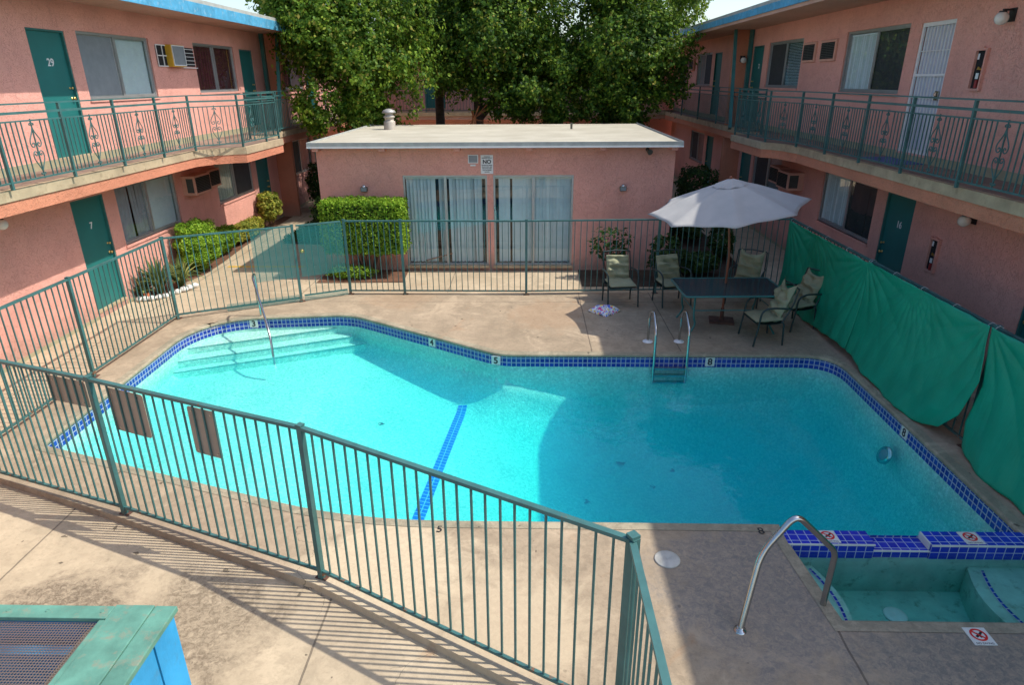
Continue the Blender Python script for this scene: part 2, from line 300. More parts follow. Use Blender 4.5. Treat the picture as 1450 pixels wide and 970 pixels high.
# ------------------------------------------------------------------ object helpers
def link(o, parent=None):
    COL.objects.link(o)
    if parent is not None: o.parent = parent
    return o
def tag(o, label=None, cat=None, group=None, kind=None):
    if label: o['label'] = label
    if cat: o['category'] = cat
    if group: o['group'] = group
    if kind: o['kind'] = kind
    return o
def empty(name, loc=(0, 0, 0), rz=0, label=None, cat=None, group=None):
    o = bpy.data.objects.new(name, None); o.location = loc; o.rotation_euler = (0, 0, rz); o.empty_display_size = .1
    link(o); return tag(o, label, cat, group)
def kids(o): return [c for c in o.children]
def copy_tree(o, parent=None):
    c = o.copy(); link(c)
    if parent is not None: c.parent = parent
    for ch in kids(o): copy_tree(ch, c)
    return c
class MB:
    def __init__(s): s.v = []; s.f = []; s.sm = []; s.uv = {}
    def add(s, vs, fs, smooth=False, uvs=None):
        o = len(s.v); s.v += [tuple(v) for v in vs]
        for i, f in enumerate(fs):
            if uvs: s.uv[len(s.f)] = uvs[i]
            s.f.append(tuple(a+o for a in f)); s.sm.append(smooth)
        return s
    def box(s, x0, y0, z0, x1, y1, z1):
        x0, x1 = sorted((x0, x1)); y0, y1 = sorted((y0, y1)); z0, z1 = sorted((z0, z1))
        vs = [(x0, y0, z0), (x1, y0, z0), (x1, y1, z0), (x0, y1, z0), (x0, y0, z1), (x1, y0, z1), (x1, y1, z1), (x0, y1, z1)]
        return s.add(vs, [(0, 3, 2, 1), (4, 5, 6, 7), (0, 1, 5, 4), (1, 2, 6, 5), (2, 3, 7, 6), (3, 0, 4, 7)])
    def bar(s, p, q, w, h, up=(0, 0, 1)):
        p, q = Vector(p), Vector(q); d = (q-p).normalized(); u = Vector(up)
        if abs(d.dot(u)) > .98: u = Vector((1, 0, 0))
        r = d.cross(u).normalized(); t = r.cross(d).normalized()
        c = [(-w/2, -h/2), (w/2, -h/2), (w/2, h/2), (-w/2, h/2)]
        vs = [p+r*a+t*b for a, b in c]+[q+r*a+t*b for a, b in c]
        return s.add(vs, [(3, 2, 1, 0), (4, 5, 6, 7), (0, 1, 5, 4), (1, 2, 6, 5), (2, 3, 7, 6), (3, 0, 4, 7)])
    def tube(s, pts, r, n=8, caps=True):
        pts = [Vector(p) for p in pts]; rr = r if hasattr(r, '__len__') else [r]*len(pts)
        rings = []; prev = None
        for i, p in enumerate(pts):
            d = (pts[min(i+1, len(pts)-1)]-pts[max(i-1, 0)]).normalized()
            if prev is None:
                a = Vector((0, 0, 1)) if abs(d.z) < .9 else Vector((1, 0, 0)); a = (a-d*a.dot(d)).normalized()
            else: a = (prev-d*prev.dot(d)).normalized()
            prev = a; b = d.cross(a)
            rings.append([p+(a*math.cos(2*PI*k/n)+b*math.sin(2*PI*k/n))*rr[i] for k in range(n)])
        vs = [v for g in rings for v in g]; fs = []
        for i in range(len(pts)-1):
            for k in range(n):
                fs.append((i*n+k, i*n+(k+1) % n, (i+1)*n+(k+1) % n, (i+1)*n+k))
        s.add(vs, fs, True)
        if caps: s.add(rings[0], [tuple(reversed(range(n)))]); s.add(rings[-1], [tuple(range(n))])
        return s
    def lathe(s, prof, n=20, c=(0, 0, 0)):
        vs = [(c[0]+r*math.cos(2*PI*k/n), c[1]+r*math.sin(2*PI*k/n), c[2]+z) for r, z in prof for k in range(n)]
        fs = [(i*n+k, i*n+(k+1) % n, (i+1)*n+(k+1) % n, (i+1)*n+k) for i in range(len(prof)-1) for k in range(n)]
        s.add(vs, fs, True); m = len(prof)-1
        s.add([vs[m*n+k] for k in range(n)], [tuple(range(n))]); s.add([vs[k] for k in range(n)], [tuple(reversed(range(n)))])
        return s
    def grid(s, f, nu, nv, smooth=True, uvf=None):
        vs = [f(i/nu, j/nv) for j in range(nv+1) for i in range(nu+1)]
        fs = [(j*(nu+1)+i, j*(nu+1)+i+1, (j+1)*(nu+1)+i+1, (j+1)*(nu+1)+i) for j in range(nv) for i in range(nu)]
        uvs = None
        if uvf: uvs = [[uvf(*(((k % (nu+1))/nu), (k//(nu+1))/nv)) for k in f_] for f_ in fs]
        return s.add(vs, fs, smooth, uvs)
    def poly(s, pts, z, flip=False, holes=()):
        loops = [[Vector((x, y, 0)) for x, y in pts]]+[[Vector((x, y, 0)) for x, y in h] for h in holes]
        flat = [v for l in loops for v in l]; tr = tessellate_polygon(loops)
        fs = []
        for a, b, c in tr:
            n = (flat[b]-flat[a]).cross(flat[c]-flat[a]).z
            if abs(n) < 1e-9: continue
            f = (a, b, c) if (n > 0) != flip else (c, b, a); fs.append(f)
        return s.add([(v.x, v.y, z) for v in flat], fs)
    def strip(s, pts, z0, z1, closed=True, uv=False, inward=True):
        n = len(pts); L = 0; m = n if closed else n-1
        for i in range(m):
            a, b = pts[i], pts[(i+1) % n]; d = math.hypot(b[0]-a[0], b[1]-a[1])
            vs = [(*a, z0), (*b, z0), (*b, z1), (*a, z1)]
            f = (0, 1, 2, 3) if not inward else (3, 2, 1, 0)
            u = [(L, z0), (L+d, z0), (L+d, z1), (L, z1)]
            s.add(vs, [f], False, [[u[k] for k in f]] if uv else None); L += d
        return s
    def build(s, name, mat, parent=None, loc=None, rz=None, bevel=0, rot=None):
        me = bpy.data.meshes.new(name); me.from_pydata(s.v, [], s.f); me.update()
        me.polygons.foreach_set('use_smooth', s.sm)
        if s.uv:
            l = me.uv_layers.new(name='UV')
            for i, uvs in s.uv.items():
                p = me.polygons[i]
                for k, li in enumerate(p.loop_indices): l.data[li].uv = uvs[k]
        me.materials.append(mat if not isinstance(mat, str) else M[mat])
        o = bpy.data.objects.new(name, me); link(o, parent)
        if loc is not None: o.location = loc
        if rz is not None: o.rotation_euler = (0, 0, rz)
        if rot is not None: o.rotation_euler = rot
        if bevel:
            bm = o.modifiers.new('bevel', 'BEVEL'); bm.width = bevel; bm.segments = 2; bm.limit_method = 'ANGLE'
        return o
def inst(src, name, loc, rz=0, parent=None):
    o = bpy.data.objects.new(name, src.data); link(o, parent); o.location = loc; o.rotation_euler = (0, 0, rz); return o
def text(name, s, size, loc, rot, mat, parent=None, depth=.002, align='CENTER', bold=0.0):
    cu = bpy.data.curves.new(name, 'FONT'); cu.body = s; cu.size = size; cu.align_x = align; cu.align_y = 'CENTER'; cu.extrude = depth; cu.offset = bold
    t = bpy.data.objects.new(name, cu); COL.objects.link(t)
    dg = bpy.context.evaluated_depsgraph_get(); me = bpy.data.meshes.new_from_object(t.evaluated_get(dg))
    bpy.data.objects.remove(t); me.materials.clear(); me.materials.append(M[mat])
    o = bpy.data.objects.new(name, me); link(o, parent); o.location = loc; o.rotation_euler = rot; return o

# leaf clouds ----------------------------------------------------------------
def leaves(name, pts, nrm, size, mat, parent=None, aspect=.5, jitter=.7, fold=.25, sizevar=.35, up=.0):
    n = len(pts); pts = np.asarray(pts); nr = np.asarray(nrm)+RNG.normal(0, jitter, (n, 3)); nr[:, 2] += up
    nr /= np.linalg.norm(nr, axis=1)[:, None]+1e-9
    t = RNG.normal(0, 1, (n, 3)); t -= nr*(t*nr).sum(1)[:, None]; t /= np.linalg.norm(t, axis=1)[:, None]+1e-9
    b = np.cross(nr, t); s = (size*(1+RNG.uniform(-sizevar, sizevar, n)))[:, None]
    v = np.empty((n, 4, 3))
    v[:, 0] = pts-t*s*.5; v[:, 1] = pts+b*s*aspect*.5-nr*s*fold*.3; v[:, 2] = pts+t*s*.5-nr*s*fold*.5; v[:, 3] = pts-b*s*aspect*.5-nr*s*fold*.3
    me = bpy.data.meshes.new(name); me.vertices.add(4*n); me.loops.add(6*n); me.polygons.add(2*n)
    me.vertices.foreach_set('co', v.reshape(-1))
    base = (np.arange(n)*4)[:, None]; me.loops.foreach_set('vertex_index', (base+np.array([0, 1, 2, 0, 2, 3])).reshape(-1))
    me.polygons.foreach_set('loop_start', np.arange(2*n)*3); me.update(); me.validate()
    me.materials.append(M[mat]); o = bpy.data.objects.new(name, me); link(o, parent); return o
def sphere_dirs(n):
    d = RNG.normal(0, 1, (n, 3)); return d/np.linalg.norm(d, axis=1)[:, None]
def crown_points(c, rad, nclus, per, spread, shell=.55, zmin=None, droop=.3):
    nclus = int(nclus*2.3); per = int(per/1.7)
    nl = max(3, nclus//42); ld = sphere_dirs(nl); lr = RNG.uniform(.35, .92, nl)
    lobes = ld*lr[:, None]*np.array(rad); pick = RNG.integers(0, nl, nclus); loose = RNG.random(nclus) < .22
    sd = sphere_dirs(nclus); rs_ = RNG.uniform(.6, 1.0, nclus)**.5
    off = lobes[pick]+sd*rs_[:, None]*(np.mean(rad)*RNG.uniform(.28, .40, nl)[pick])[:, None]
    d0 = sphere_dirs(nclus); off[loose] = (d0*np.array(rad)*RNG.uniform(.5, 1.02, nclus)[:, None])[loose]
    cc = np.array(c)+off; d = np.where(loose[:, None], d0, sd)
    if zmin is not None: cc[:, 2] = np.maximum(cc[:, 2], zmin+RNG.uniform(0, .5, nclus))
    ax = d+RNG.normal(0, .5, (nclus, 3)); ax[:, 2] += .8; ax /= np.linalg.norm(ax, axis=1)[:, None]
    L = RNG.uniform(.45, 1.3, nclus)*spread*.95
    tt = RNG.uniform(-1, 1, (nclus, per))
    P = cc[:, None]+ax[:, None]*(tt*L[:, None])[..., None]+RNG.normal(0, spread*.14, (nclus, per, 3))*(1.15-.75*tt)[..., None]
    P[..., 2] -= droop*tt**2*L[:, None]*.4
    N = P-np.array(c); N /= np.linalg.norm(N, axis=2)[..., None]+1e-9
    return P.reshape(-1, 3), N.reshape(-1, 3)

# ------------------------------------------------------------------ camera
CH, CP, CYAW, CROLL, CF = 4.015, .3839, -.0257, -.0065, 923.57
cy, sy = math.cos(CYAW), math.sin(CYAW)
fw = Vector((sy*math.cos(CP), cy*math.cos(CP), -math.sin(CP))); rt = Vector((cy, -sy, 0)); upv = rt.cross(fw)
r2 = rt*math.cos(CROLL)+upv*math.sin(CROLL); u2 = -rt*math.sin(CROLL)+upv*math.cos(CROLL)
cam = bpy.data.cameras.new('camera'); co = bpy.data.objects.new('camera', cam); COL.objects.link(co)
mw = Matrix((r2, u2, -fw)).transposed().to_4x4(); mw.translation = (0, 0, CH); co.matrix_world = mw
cam.sensor_width = 36; cam.lens = 36*CF/1450; cam.clip_end = 2000; cam.clip_start = .05
sc.camera = co
# ------------------------------------------------------------------ light
ELEV, AZ = R(53.5), R(-3.0)
sv = Vector((math.cos(ELEV)*math.cos(AZ), math.cos(ELEV)*math.sin(AZ), math.sin(ELEV)))
sl = bpy.data.lights.new('sun', 'SUN'); sl.energy = 2.9; sl.angle = R(.55); sl.color = (1, .94, .84)
so = bpy.data.objects.new('sun', sl); COL.objects.link(so); so.rotation_euler = sv.to_track_quat('Z', 'Y').to_euler(); so.location = (20, 0, 30)
w = bpy.data.worlds.new('World'); sc.world = w; w.use_nodes = True; wt = w.node_tree; wt.nodes.clear()
sky = wt.nodes.new('ShaderNodeTexSky'); sky.sky_type = 'NISHITA'; sky.sun_disc = False; sky.sun_elevation = ELEV; sky.sun_rotation = PI/2-AZ; sky.air_density = 1.0; sky.dust_density = 1.8; sky.ozone_density = 1.0
bg = wt.nodes.new('ShaderNodeBackground'); bg.inputs[1].default_value = .15; wo = wt.nodes.new('ShaderNodeOutputWorld')
wt.links.new(sky.outputs[0], bg.inputs[0]); wt.links.new(bg.outputs[0], wo.inputs[0])
sc.view_settings.view_transform = 'Standard'; sc.view_settings.look = 'None'; sc.view_settings.exposure = .76; sc.view_settings.gamma = 1
sc.render.engine = 'CYCLES'; cyc = sc.cycles; cyc.max_bounces = 8; cyc.diffuse_bounces = 6; cyc.glossy_bounces = 4; cyc.transparent_max_bounces = 24; cyc.volume_bounces = 3
cyc.use_denoising = True; cyc.sample_clamp_indirect = 6; cyc.caustics_reflective = False; cyc.caustics_refractive = False

# ------------------------------------------------------------------ pool geometry
def smooth_poly(pts, it=2, corner=.28):
    for _ in range(it):
        out = []
        n = len(pts)
        for i in range(n):
            a, b = Vector(pts[i]), Vector(pts[(i+1) % n]); d = (b-a).length
            k = min(.25, corner/d)
            out += [tuple(a.lerp(b, k)), tuple(a.lerp(b, 1-k))]
        pts = out; corner *= .5
    return pts
POOL0 = [(-5.80, 6.62), (-1.75, 5.25), (2.42, 5.24), (2.421, 5.16), (4.68, 5.16), (4.76, 9.45), (-.44, 9.45), (-3.28, 11.32), (-5.35, 11.08), (-5.9, 10.45)]
def round_corners(pts, radii):
    out = []
    n = len(pts)
    for i in range(n):
        p = Vector(pts[i]); a = Vector(pts[i-1]); b = Vector(pts[(i+1) % n]); r = radii[i]
        if r <= 0: out.append(tuple(p)); continue
        da = (a-p).normalized(); db = (b-p).normalized()
        p0, p1 = p+da*r, p+db*r
        for k in range(7):
            t = k/6; out.append(tuple(p0*(1-t)**2+p*2*t*(1-t)+p1*t*t))
    return out
POOL = round_corners(POOL0, [.12, .9, 0, 0, 0, .55, .25, .35, .45, .55])
SPA = [(2.42, 4.96), (2.50, 4.03), (5.0, 4.03), (5.0, 4.96)]
DAM = [(2.42, 4.96), (2.42, 5.16), (4.9, 5.16), (4.9, 4.96)]
HOLE = [p for p in POOL if not (p[1] < 5.2 and 2.3 < p[0])]
# hole = pool + dam + spa as one outline: splice the spa in where the pool meets the dam
i0 = max(i for i, p in enumerate(POOL) if abs(p[0]-2.42) < .002 and p[1] > 5.2)
HOLE = POOL[:i0+1]+[(2.42, 4.96), (2.50, 4.03), (5.0, 4.03), (5.0, 4.96), (4.69, 5.0)]+[p for p in POOL[i0+1:] if p[1] > 5.2]
WATER = -.19
DECK = [(-6.45, 6.19), (-4.06, 5.27), (-1.82, 4.38), (.53, 3.08), (.55, -1.5), (6.3, -1.5), (6.3, 8.0), (5.25, 8.0), (5.25, 12.72), (-3.62, 12.62), (-4.46, 12.16), (-6.45, 11.1)]
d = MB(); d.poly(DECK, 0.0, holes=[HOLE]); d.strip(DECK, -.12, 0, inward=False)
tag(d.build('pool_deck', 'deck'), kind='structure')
# coping lip: rounded nose at pool edge
def offset(pts, d):
    n = len(pts); out = []
    for i in range(n):
        a, p, b = Vector(pts[i-1]), Vector(pts[i]), Vector(pts[(i+1) % n])
        if (p-a).length < 1e-6 or (b-p).length < 1e-6: out.append(tuple(p)); continue
        n1 = Vector((-(p-a).y, (p-a).x)).normalized(); n2 = Vector((-(b-p).y, (b-p).x)).normalized()
        m = (n1+n2); m = m.normalized() if m.length > 1e-6 else n1
        k = 1/max(.4, m.dot(n1)); out.append((p.x+m.x*d*k, p.y+m.y*d*k))
    return out
lip = MB(); o1 = offset(HOLE, -.10); o2 = offset(HOLE, -.002); o3 = offset(HOLE, .018); n = len(HOLE)
prof = [(o1, .005), (o2, .006), (o3, -.004), (offset(HOLE, .024), -.02), (o3, -.045), (offset(HOLE, -.01), -.05)]
for (A, za), (B, zb) in zip(prof, prof[1:]):
    for i in range(n):
        j = (i+1) % n
        lip.add([(*A[i], za), (*A[j], za), (*B[j], zb), (*B[i], zb)], [(0, 1, 2, 3)], True)
tag(lip.build('pool_coping', 'coping'), kind='structure')
# ground
g = MB(); g.poly([(-60, -40), (60, -40), (60, 120), (-60, 120)], -.08, holes=[offset(HOLE, -.3)])
tag(g.build('walkway', 'walk'), kind='structure')
g = MB(); g.poly([(-900, -900), (900, -900), (900, 900), (-900, 900)], -.12, holes=[[(-59, -39), (59, -39), (59, 119), (-59, 119)]])
tag(g.build('ground', 'mulch'), kind='structure')
# tile band + pool walls
t = MB(); t.strip(POOL, -.215, -.045, uv=True); tag(t.build('waterline_tiles', 'tile'), kind='structure')
wl = MB(); wl.strip(offset(POOL, -.004), -3.0, -.2); 
POLYV = [Vector(p) for p in POOL]
PA = np.array(POOL); PB = np.roll(PA, -1, axis=0)
def dist_in(X, Y):
    P = np.stack([X, Y], -1)[..., None, :]; e = PB-PA; L2 = (e**2).sum(-1)+1e-12
    t_ = np.clip(((P-PA)*e).sum(-1)/L2, 0, 1); q = PA+t_[..., None]*e
    dd = np.sqrt(((P-q)**2).sum(-1)).min(-1)
    x, y = X[..., None], Y[..., None]
    c = ((PA[:, 1] > y) != (PB[:, 1] > y)) & (x < (PB[:, 0]-PA[:, 0])*(y-PA[:, 1])/(PB[:, 1]-PA[:, 1]+1e-12)+PA[:, 0])
    return np.where(c.sum(-1) % 2 == 1, dd, 0)
def floor_z(X, Y):
    X = np.asarray(X, float); Y = np.asarray(Y, float)
    f = np.interp(X, [-6, -3.4, -1.1, -.6, 1.3, 3.0, 6], [-.60, -.62, -.96, -1.06, -1.85, -2.0, -2.0])
    rr = np.interp(X, [-6, -3.0, -1.6, -.2, 1.2, 3, 5], [.10, .22, .45, .78, 1.0, 1.25, 1.45])
    dd = dist_in(X, Y); q = np.clip(1-dd/rr, 0, 1); lift = rr*(1-np.sqrt(np.clip(1-q*q, 0, 1)))
    return np.minimum(f+lift*.95, -.35)
xs = np.linspace(-6.1, 4.95, 222); ys = np.linspace(5.0, 11.5, 132)
XX, YY = np.meshgrid(xs, ys); ZZ = floor_z(XX, YY)
nv = [(float(a), float(b), float(c)) for a, b, c in zip(XX.ravel(), YY.ravel(), ZZ.ravel())]; W_ = len(xs)
wl.add(nv, [(j*W_+i, j*W_+i+1, (j+1)*W_+i+1, (j+1)*W_+i) for j in range(len(ys)-1) for i in range(W_-1)], True)
# entry steps
for (a, b, z) in (((-6.2, 10.09), (-3.5, 11.32), -.265), ((-6.2, 9.78), (-3.23, 11.13), -.375), ((-6.2, 9.58), (-2.98, 11.07), -.49)):
    A = Vector(a); B = Vector(b); nn = Vector((-(B-A).y, (B-A).x)).normalized()*2.2
    pts = [A, B, B+nn, A+nn]; vs = [(p.x, p.y, zz) for zz in (-1.2, z) for p in pts]
    wl.add(vs, [(4, 5, 6, 7), (0, 1, 5, 4), (1, 2, 6, 5), (3, 0, 4, 7)])
tag(wl.build('pool_basin', 'plaster'), kind='structure')
# step nosings (dark thin line) and blue break line
def floor_strip(name, p, q, wd, z=None, mat='tile', lift=.008, nseg=30, dz=0):
    p, q = Vector(p), Vector(q); dn = (q-p).normalized(); nn = Vector((-dn.y, dn.x))*wd/2
    m = MB(); L = (q-p).length
    def f(u, v):
        c = p.lerp(q, u)+nn*(2*v-1)
        zz = (float(floor_z(c.x, c.y))+lift) if z is None else z
        return (c.x, c.y, zz)
    m.grid(f, nseg, 3, False, lambda u, v: (u*L, v*wd)); return tag(m.build(name, mat), kind='structure')
M['bluestrip'] = tile_mat('blue_break_tile', (.01, .06, .50), (.02, .10, .62), (.30, .50, .70), .075, .08)
floor_strip('break_line_tiles', (-1.42, 5.35), (-1.05, 9.45), .15, mat='bluestrip')
for a, b, z in (((-5.9, 10.233), (-3.52, 11.30), -.262), ((-5.9, 9.925), (-3.25, 11.115), -.372), ((-5.9, 9.727), (-3.0, 11.05), -.487)):
    floor_strip('step_nosing', a, b, .022, z, 'teal_dark', nseg=1)
# water bodies (closed volumes buried behind the shell)
def water_body(name, pts, mat, bottom, WATER=WATER):
    m = MB(); o = offset(pts, -.012) ; m.poly(o, WATER); m.poly(o, bottom, flip=True); m.strip(o, bottom, WATER, inward=False)
    me = m.build(name, mat); bm = bmesh.new(); bm.from_mesh(me.data); bmesh.ops.remove_doubles(bm, verts=bm.verts, dist=.0005); bmesh.ops.recalc_face_normals(bm, faces=bm.faces); bm.to_mesh(me.data); bm.free()
    return tag(me, kind='structure')
water_body('pool_water', POOL, 'water', -2.6)
water_body('spa_water', [(2.425, 4.955), (4.995, 4.955), (4.995, 4.035), (2.49, 4.035)][::-1], 'spawater', -1.6, -.105)
# dam between pool and spa: tile cap with lower weir
dm = MB()
def tbox(m, x0, y0, z0, x1, y1, z1):
    m.add([(x0, y0, z1), (x1, y0, z1), (x1, y1, z1), (x0, y1, z1)], [(0, 1, 2, 3)], False, [[(x0, y0), (x1, y0), (x1, y1), (x0, y1)]])
    m.add([(x0, y0, z0), (x1, y0, z0), (x1, y0, z1), (x0, y0, z1)], [(0, 1, 2, 3)], False, [[(x0, z0), (x1, z0), (x1, z1), (x0, z1)]])
    m.add([(x0, y1, z0), (x1, y1, z0), (x1, y1, z1), (x0, y1, z1)], [(3, 2, 1, 0)], False, [[(x0, z1), (x1, z1), (x1, z0), (x0, z0)]])
    m.add([(x0, y0, z0), (x0, y1, z0), (x0, y1, z1), (x0, y0, z1)], [(3, 2, 1, 0)], False, [[(y0, z1), (y1, z1), (y1, z0), (y0, z0)]])
    m.add([(x1, y0, z0), (x1, y1, z0), (x1, y1, z1), (x1, y0, z1)], [(0, 1, 2, 3)], False, [[(y0, z0), (y1, z0), (y1, z1), (y0, z1)]])
tbox(dm, 2.424, 4.97, -.16, 3.22, 5.165, .002); tbox(dm, 3.222, 4.985, -.16, 3.738, 5.165, -.075); tbox(dm, 3.74, 4.97, -.16, 4.95, 5.165, .002)
tag(dm.build('spa_dam', 'tilelight'), kind='structure')
dl = MB(); dl.box(2.424, 4.958, -.012, 3.22, 4.969, .004); dl.box(3.74, 4.958, -.012, 4.95, 4.969, .004); dl.box(3.222, 4.973, -.088, 3.738, 4.984, -.073); dl.box(3.728, 4.99, -.07, 3.739, 5.16, .004)
tag(dl.build('dam_edge_trim', 'markwhite'), kind='structure')
sb = MB()
sb.box(2.40, 4.975, -1.7, 4.9, 5.16, -.158); sb.box(2.3, 4.0, -1.0, 5.1, 5.0, -.55)
sb.box(2.3, 3.9, -1.0, 5.1, 4.028, -.05)
sb.add([(2.42, 4.96, -1), (2.5, 4.03, -1), (2.5, 4.03, -.05), (2.42, 4.96, -.05)], [(0, 1, 2, 3)])
def bench(x0, x1, bulge):
    pts = []
    for k in range(13):
        a = k/12; y = 4.03+.94*a; pts.append((x1+bulge*math.sin(a*PI), y))
    pts = [(x0, 4.03)]+pts+[(x0, 4.97)]
    if x0 > x1: pts = pts[::-1]
    sb.poly(pts, -.25); sb.strip(pts, -.9, -.25, inward=False)
bench(2.4, 2.68, .10); bench(5.0, 4.12, -.12)
tag(sb.build('spa_basin', 'spaplaster'), kind='structure')
for x0, bl in ((2.60, .10), (4.24, -.12)):
    m = MB(); m.grid(lambda u, v: (x0+bl*math.sin((.08+.84*u)*PI)+v*.03, 4.06+.86*u, -.245), 12, 1, False, lambda u, v: (u, v*.03)); tag(m.build('bench_edge_tiles', 'tile'), kind='structure')

# small deck & pool fittings ---------------------------------------------------
def disc(name, c, r, mat, label, cat, h=.012, group=None, rot=None):
    m = MB(); m.lathe([(r, 0), (r, h*.6), (r*.93, h), (r*.2, h*1.1), (r*.05, h*.5)], 28)
    o = m.build(name, mat, loc=c, rot=rot); return tag(o, label, cat, group)
disc('skimmer_lid', (1.26, 4.73, 0.002), .115, simple('aged_plastic', (.44, .43, .38), .6, var=.2, scale=9), 'round white skimmer lid set in the deck, half in shadow', 'skimmer lid')
disc('drain_cover', (2.92, 7.60, -1.955), .13, 'markwhite', 'pale round drain cover on the deep floor of the large pool', 'drain cover')
disc('drain_cover', (3.36, 4.66, -.545), .10, 'markwhite', 'round white drain cover on the floor of the small spa', 'drain cover')
lt = empty('pool_light', (4.60, 7.33, -.50), 0, 'round underwater lamp on the right wall of the pool', 'pool light')
m = MB(); m.lathe([(.12, 0), (.12, .03), (.085, .04)], 24); m.build('ring', 'steel', lt, rot=(0, -PI/2+.45, 0))
m = MB(); m.lathe([(.083, .02), (.07, .045), (.01, .05)], 24); m.build('lens', 'screen', lt, rot=(0, -PI/2+.45, 0))

def marker(num, loc, rot, label, size=.145, dark=True):
    e = MB(); e.box(-size/2, -.004, -size/2, size/2, .004, size/2)
    o = e.build('depth_marker', 'markwhite', loc=loc, rot=rot); tag(o, label, 'depth marker', 'pool depth markers')
    text('numeral', num, size*1.05, (0, -.0055, -.004), (PI/2, 0, 0), 'ink', o, .001, bold=.004)
    return o
def wall_at(i, t_, off=.012):
    pass
marker('3', (-5.02, 11.105, -.115), (0, 0, R(6.5)), 'white depth tile reading 3 at the entry steps behind the single rail')
marker('4', (-1.62, 10.215, -.115), (0, 0, R(-33)), 'white depth tile reading 4 on the slanting far edge')
marker('5', (-.50, 9.46, -.115), (0, 0, R(-12)), 'white depth tile reading 5 at the bend of the far edge')
marker('8', (2.86, 9.437, -.115), (0, 0, 0), 'white depth tile reading 8 just right of the ladder')
marker('8', (4.713, 7.25, -.115), (0, 0, R(-91)), 'white depth tile reading 8 on the right wall, above the pool lamp')
marker('3', (-5.885, 7.42, -.115), (0, 0, R(90)), 'white depth tile reading 3 seen through the front fence at the shallow corner')
for s_, x, y, lab in (('5', -.84, 5.15, 'faded number 5 painted on the deck by the near pool edge'), ('8', 2.23, 5.17, 'dark number 8 painted on the deck beside the spa')):
    tag(text('deck_number', s_, .13, (x, y-.03, .007), (0, 0, 0), 'ink', None, .0005), lab, 'deck number', 'numbers on the deck')
def nodive(x, y, z, rz, label, sx=.17, words=False):
    m = MB(); m.box(-sx/2, -sx/2, 0, sx/2, sx/2, .006); o = m.build('no_diving_tile', 'markwhite', loc=(x, y, z), rz=rz); tag(o, label, 'no diving tile', 'no diving tiles')
    r = sx*.36; cy_ = .012; m = MB()
    m.grid(lambda u, v: ((r-.016*v)*math.cos(2*PI*u), cy_+(r-.016*v)*math.sin(2*PI*u), .0075), 30, 1, False)
    m.bar((-r*.7, cy_+r*.7, .0079), (r*.7, cy_-r*.7, .0079), .014, .001); m.build('prohibition_ring', 'paintred', o)
    m = MB(); m.bar((-r*.45, cy_-r*.35, .0068), (r*.4, cy_+r*.25, .0068), .018, .001); m.bar((-r*.1, cy_+.3*r, .0068), (r*.15, cy_-.45*r, .0068), .012, .001)
    m.lathe([(.010, .0062), (.010, .0075)], 10, (r*.5, cy_+r*.38, 0)); m.build('diver_symbol', 'ink', o)
    text('lettering', 'NO DIVING', sx*.15, (0, -sx*.42, .0065), (0, 0, 0), 'ink', o, .0005)
nodive(2.83, 5.068, .004, 0, 'no diving tile on the left block of the blue tiled dam')
nodive(4.15, 5.068, .004, 0, 'no diving tile on the right block of the blue tiled dam')
nodive(3.49, 3.895, .003, 0, 'no diving tile set in the grey deck in front of the spa')

for i, (x, y) in enumerate(((1.95, 8.6), (.85, 7.9), (3.3, 7.2), (2.3, 8.9), (3.0, 7.75), (1.5, 9.0), (-2.2, 8.6))):
    z = float(floor_z(x, y))+.012; m = MB(); L = .05+.02*(i % 3)
    m.grid(lambda u, v: (L*(u-.5)*(2-abs(2*v-1)*1.9), L*1.9*(v-.5), .012*math.cos(u*3+v*2)), 4, 6)
    tag(m.build('fallen_leaf', 'redbrown', loc=(x, y, z), rz=i*1.3), 'small brown leaf lying on the floor of the large pool', 'leaf', 'fallen leaves on the pool floor')
# rails ------------------------------------------------------------------
def arc_path(p, n=6):
    """polyline with rounded interior corners"""
    out = [Vector(p[0][:3])]
    for i in range(1, len(p)-1):
        q = Vector(p[i][:3]); r = p[i][3] if len(p[i]) > 3 else .08
        a = (Vector(p[i-1][:3])-q); b = (Vector(p[i+1][:3])-q); a_ = q+a.normalized()*min(r, a.length*.49); b_ = q+b.normalized()*min(r, b.length*.49)
        for k in range(n+1):
            t_ = k/n; out.append(a_*(1-t_)**2+q*2*t_*(1-t_)+b_*t_*t_)
    out.append(Vector(p[-1][:3])); return out
lad = empty('pool_ladder', (2.23, 9.5, 0), 0, 'stainless steel pool ladder with two curved handrails at the far edge', 'pool ladder')
for s_ in (-1, 1):
    x = s_*.255
    m = MB(); m.tube(arc_path([(x, .50, .0), (x, .48, .50, .1), (x+.03, .30, .60, .12), (x, -.10, .42, .1), (x, -.12, -.05, .1), (x, -.12, -.46)]), .021, 10); m.build('handrail', 'steel', lad)
    m = MB(); m.lathe([(.085, 0), (.08, .012), (.03, .02), (.024, .03)], 20, (x, .50, 0)); m.build('flange', 'white', lad)
for z in (-.20, -.32, -.44):
    m = MB(); m.box(-.25, -.16, z-.012, .25, -.08, z+.012); m.build('step', 'steel', lad)
gr = empty('grab_rail', (1.67, 3.93, 0), 0, 'bent stainless steel handrail from the grey deck into the small spa', 'handrail')
m = MB(); m.tube(arc_path([(0, 0, 0), (.15, .20, .58, .12), (.40, .27, .90, .10), (.78, .30, .52, .07), (.745, .27, -.30)]), .025, 12); m.build('rail', 'steel', gr)
m = MB(); m.lathe([(.05, 0), (.045, .012), (.03, .02), (.024, .03)], 20); m.build('flange', 'steel', gr)
g3 = empty('step_rail', (-4.9, 11.20, 0), 0, 'slim stainless steel rail rising over the pool entry steps', 'handrail')
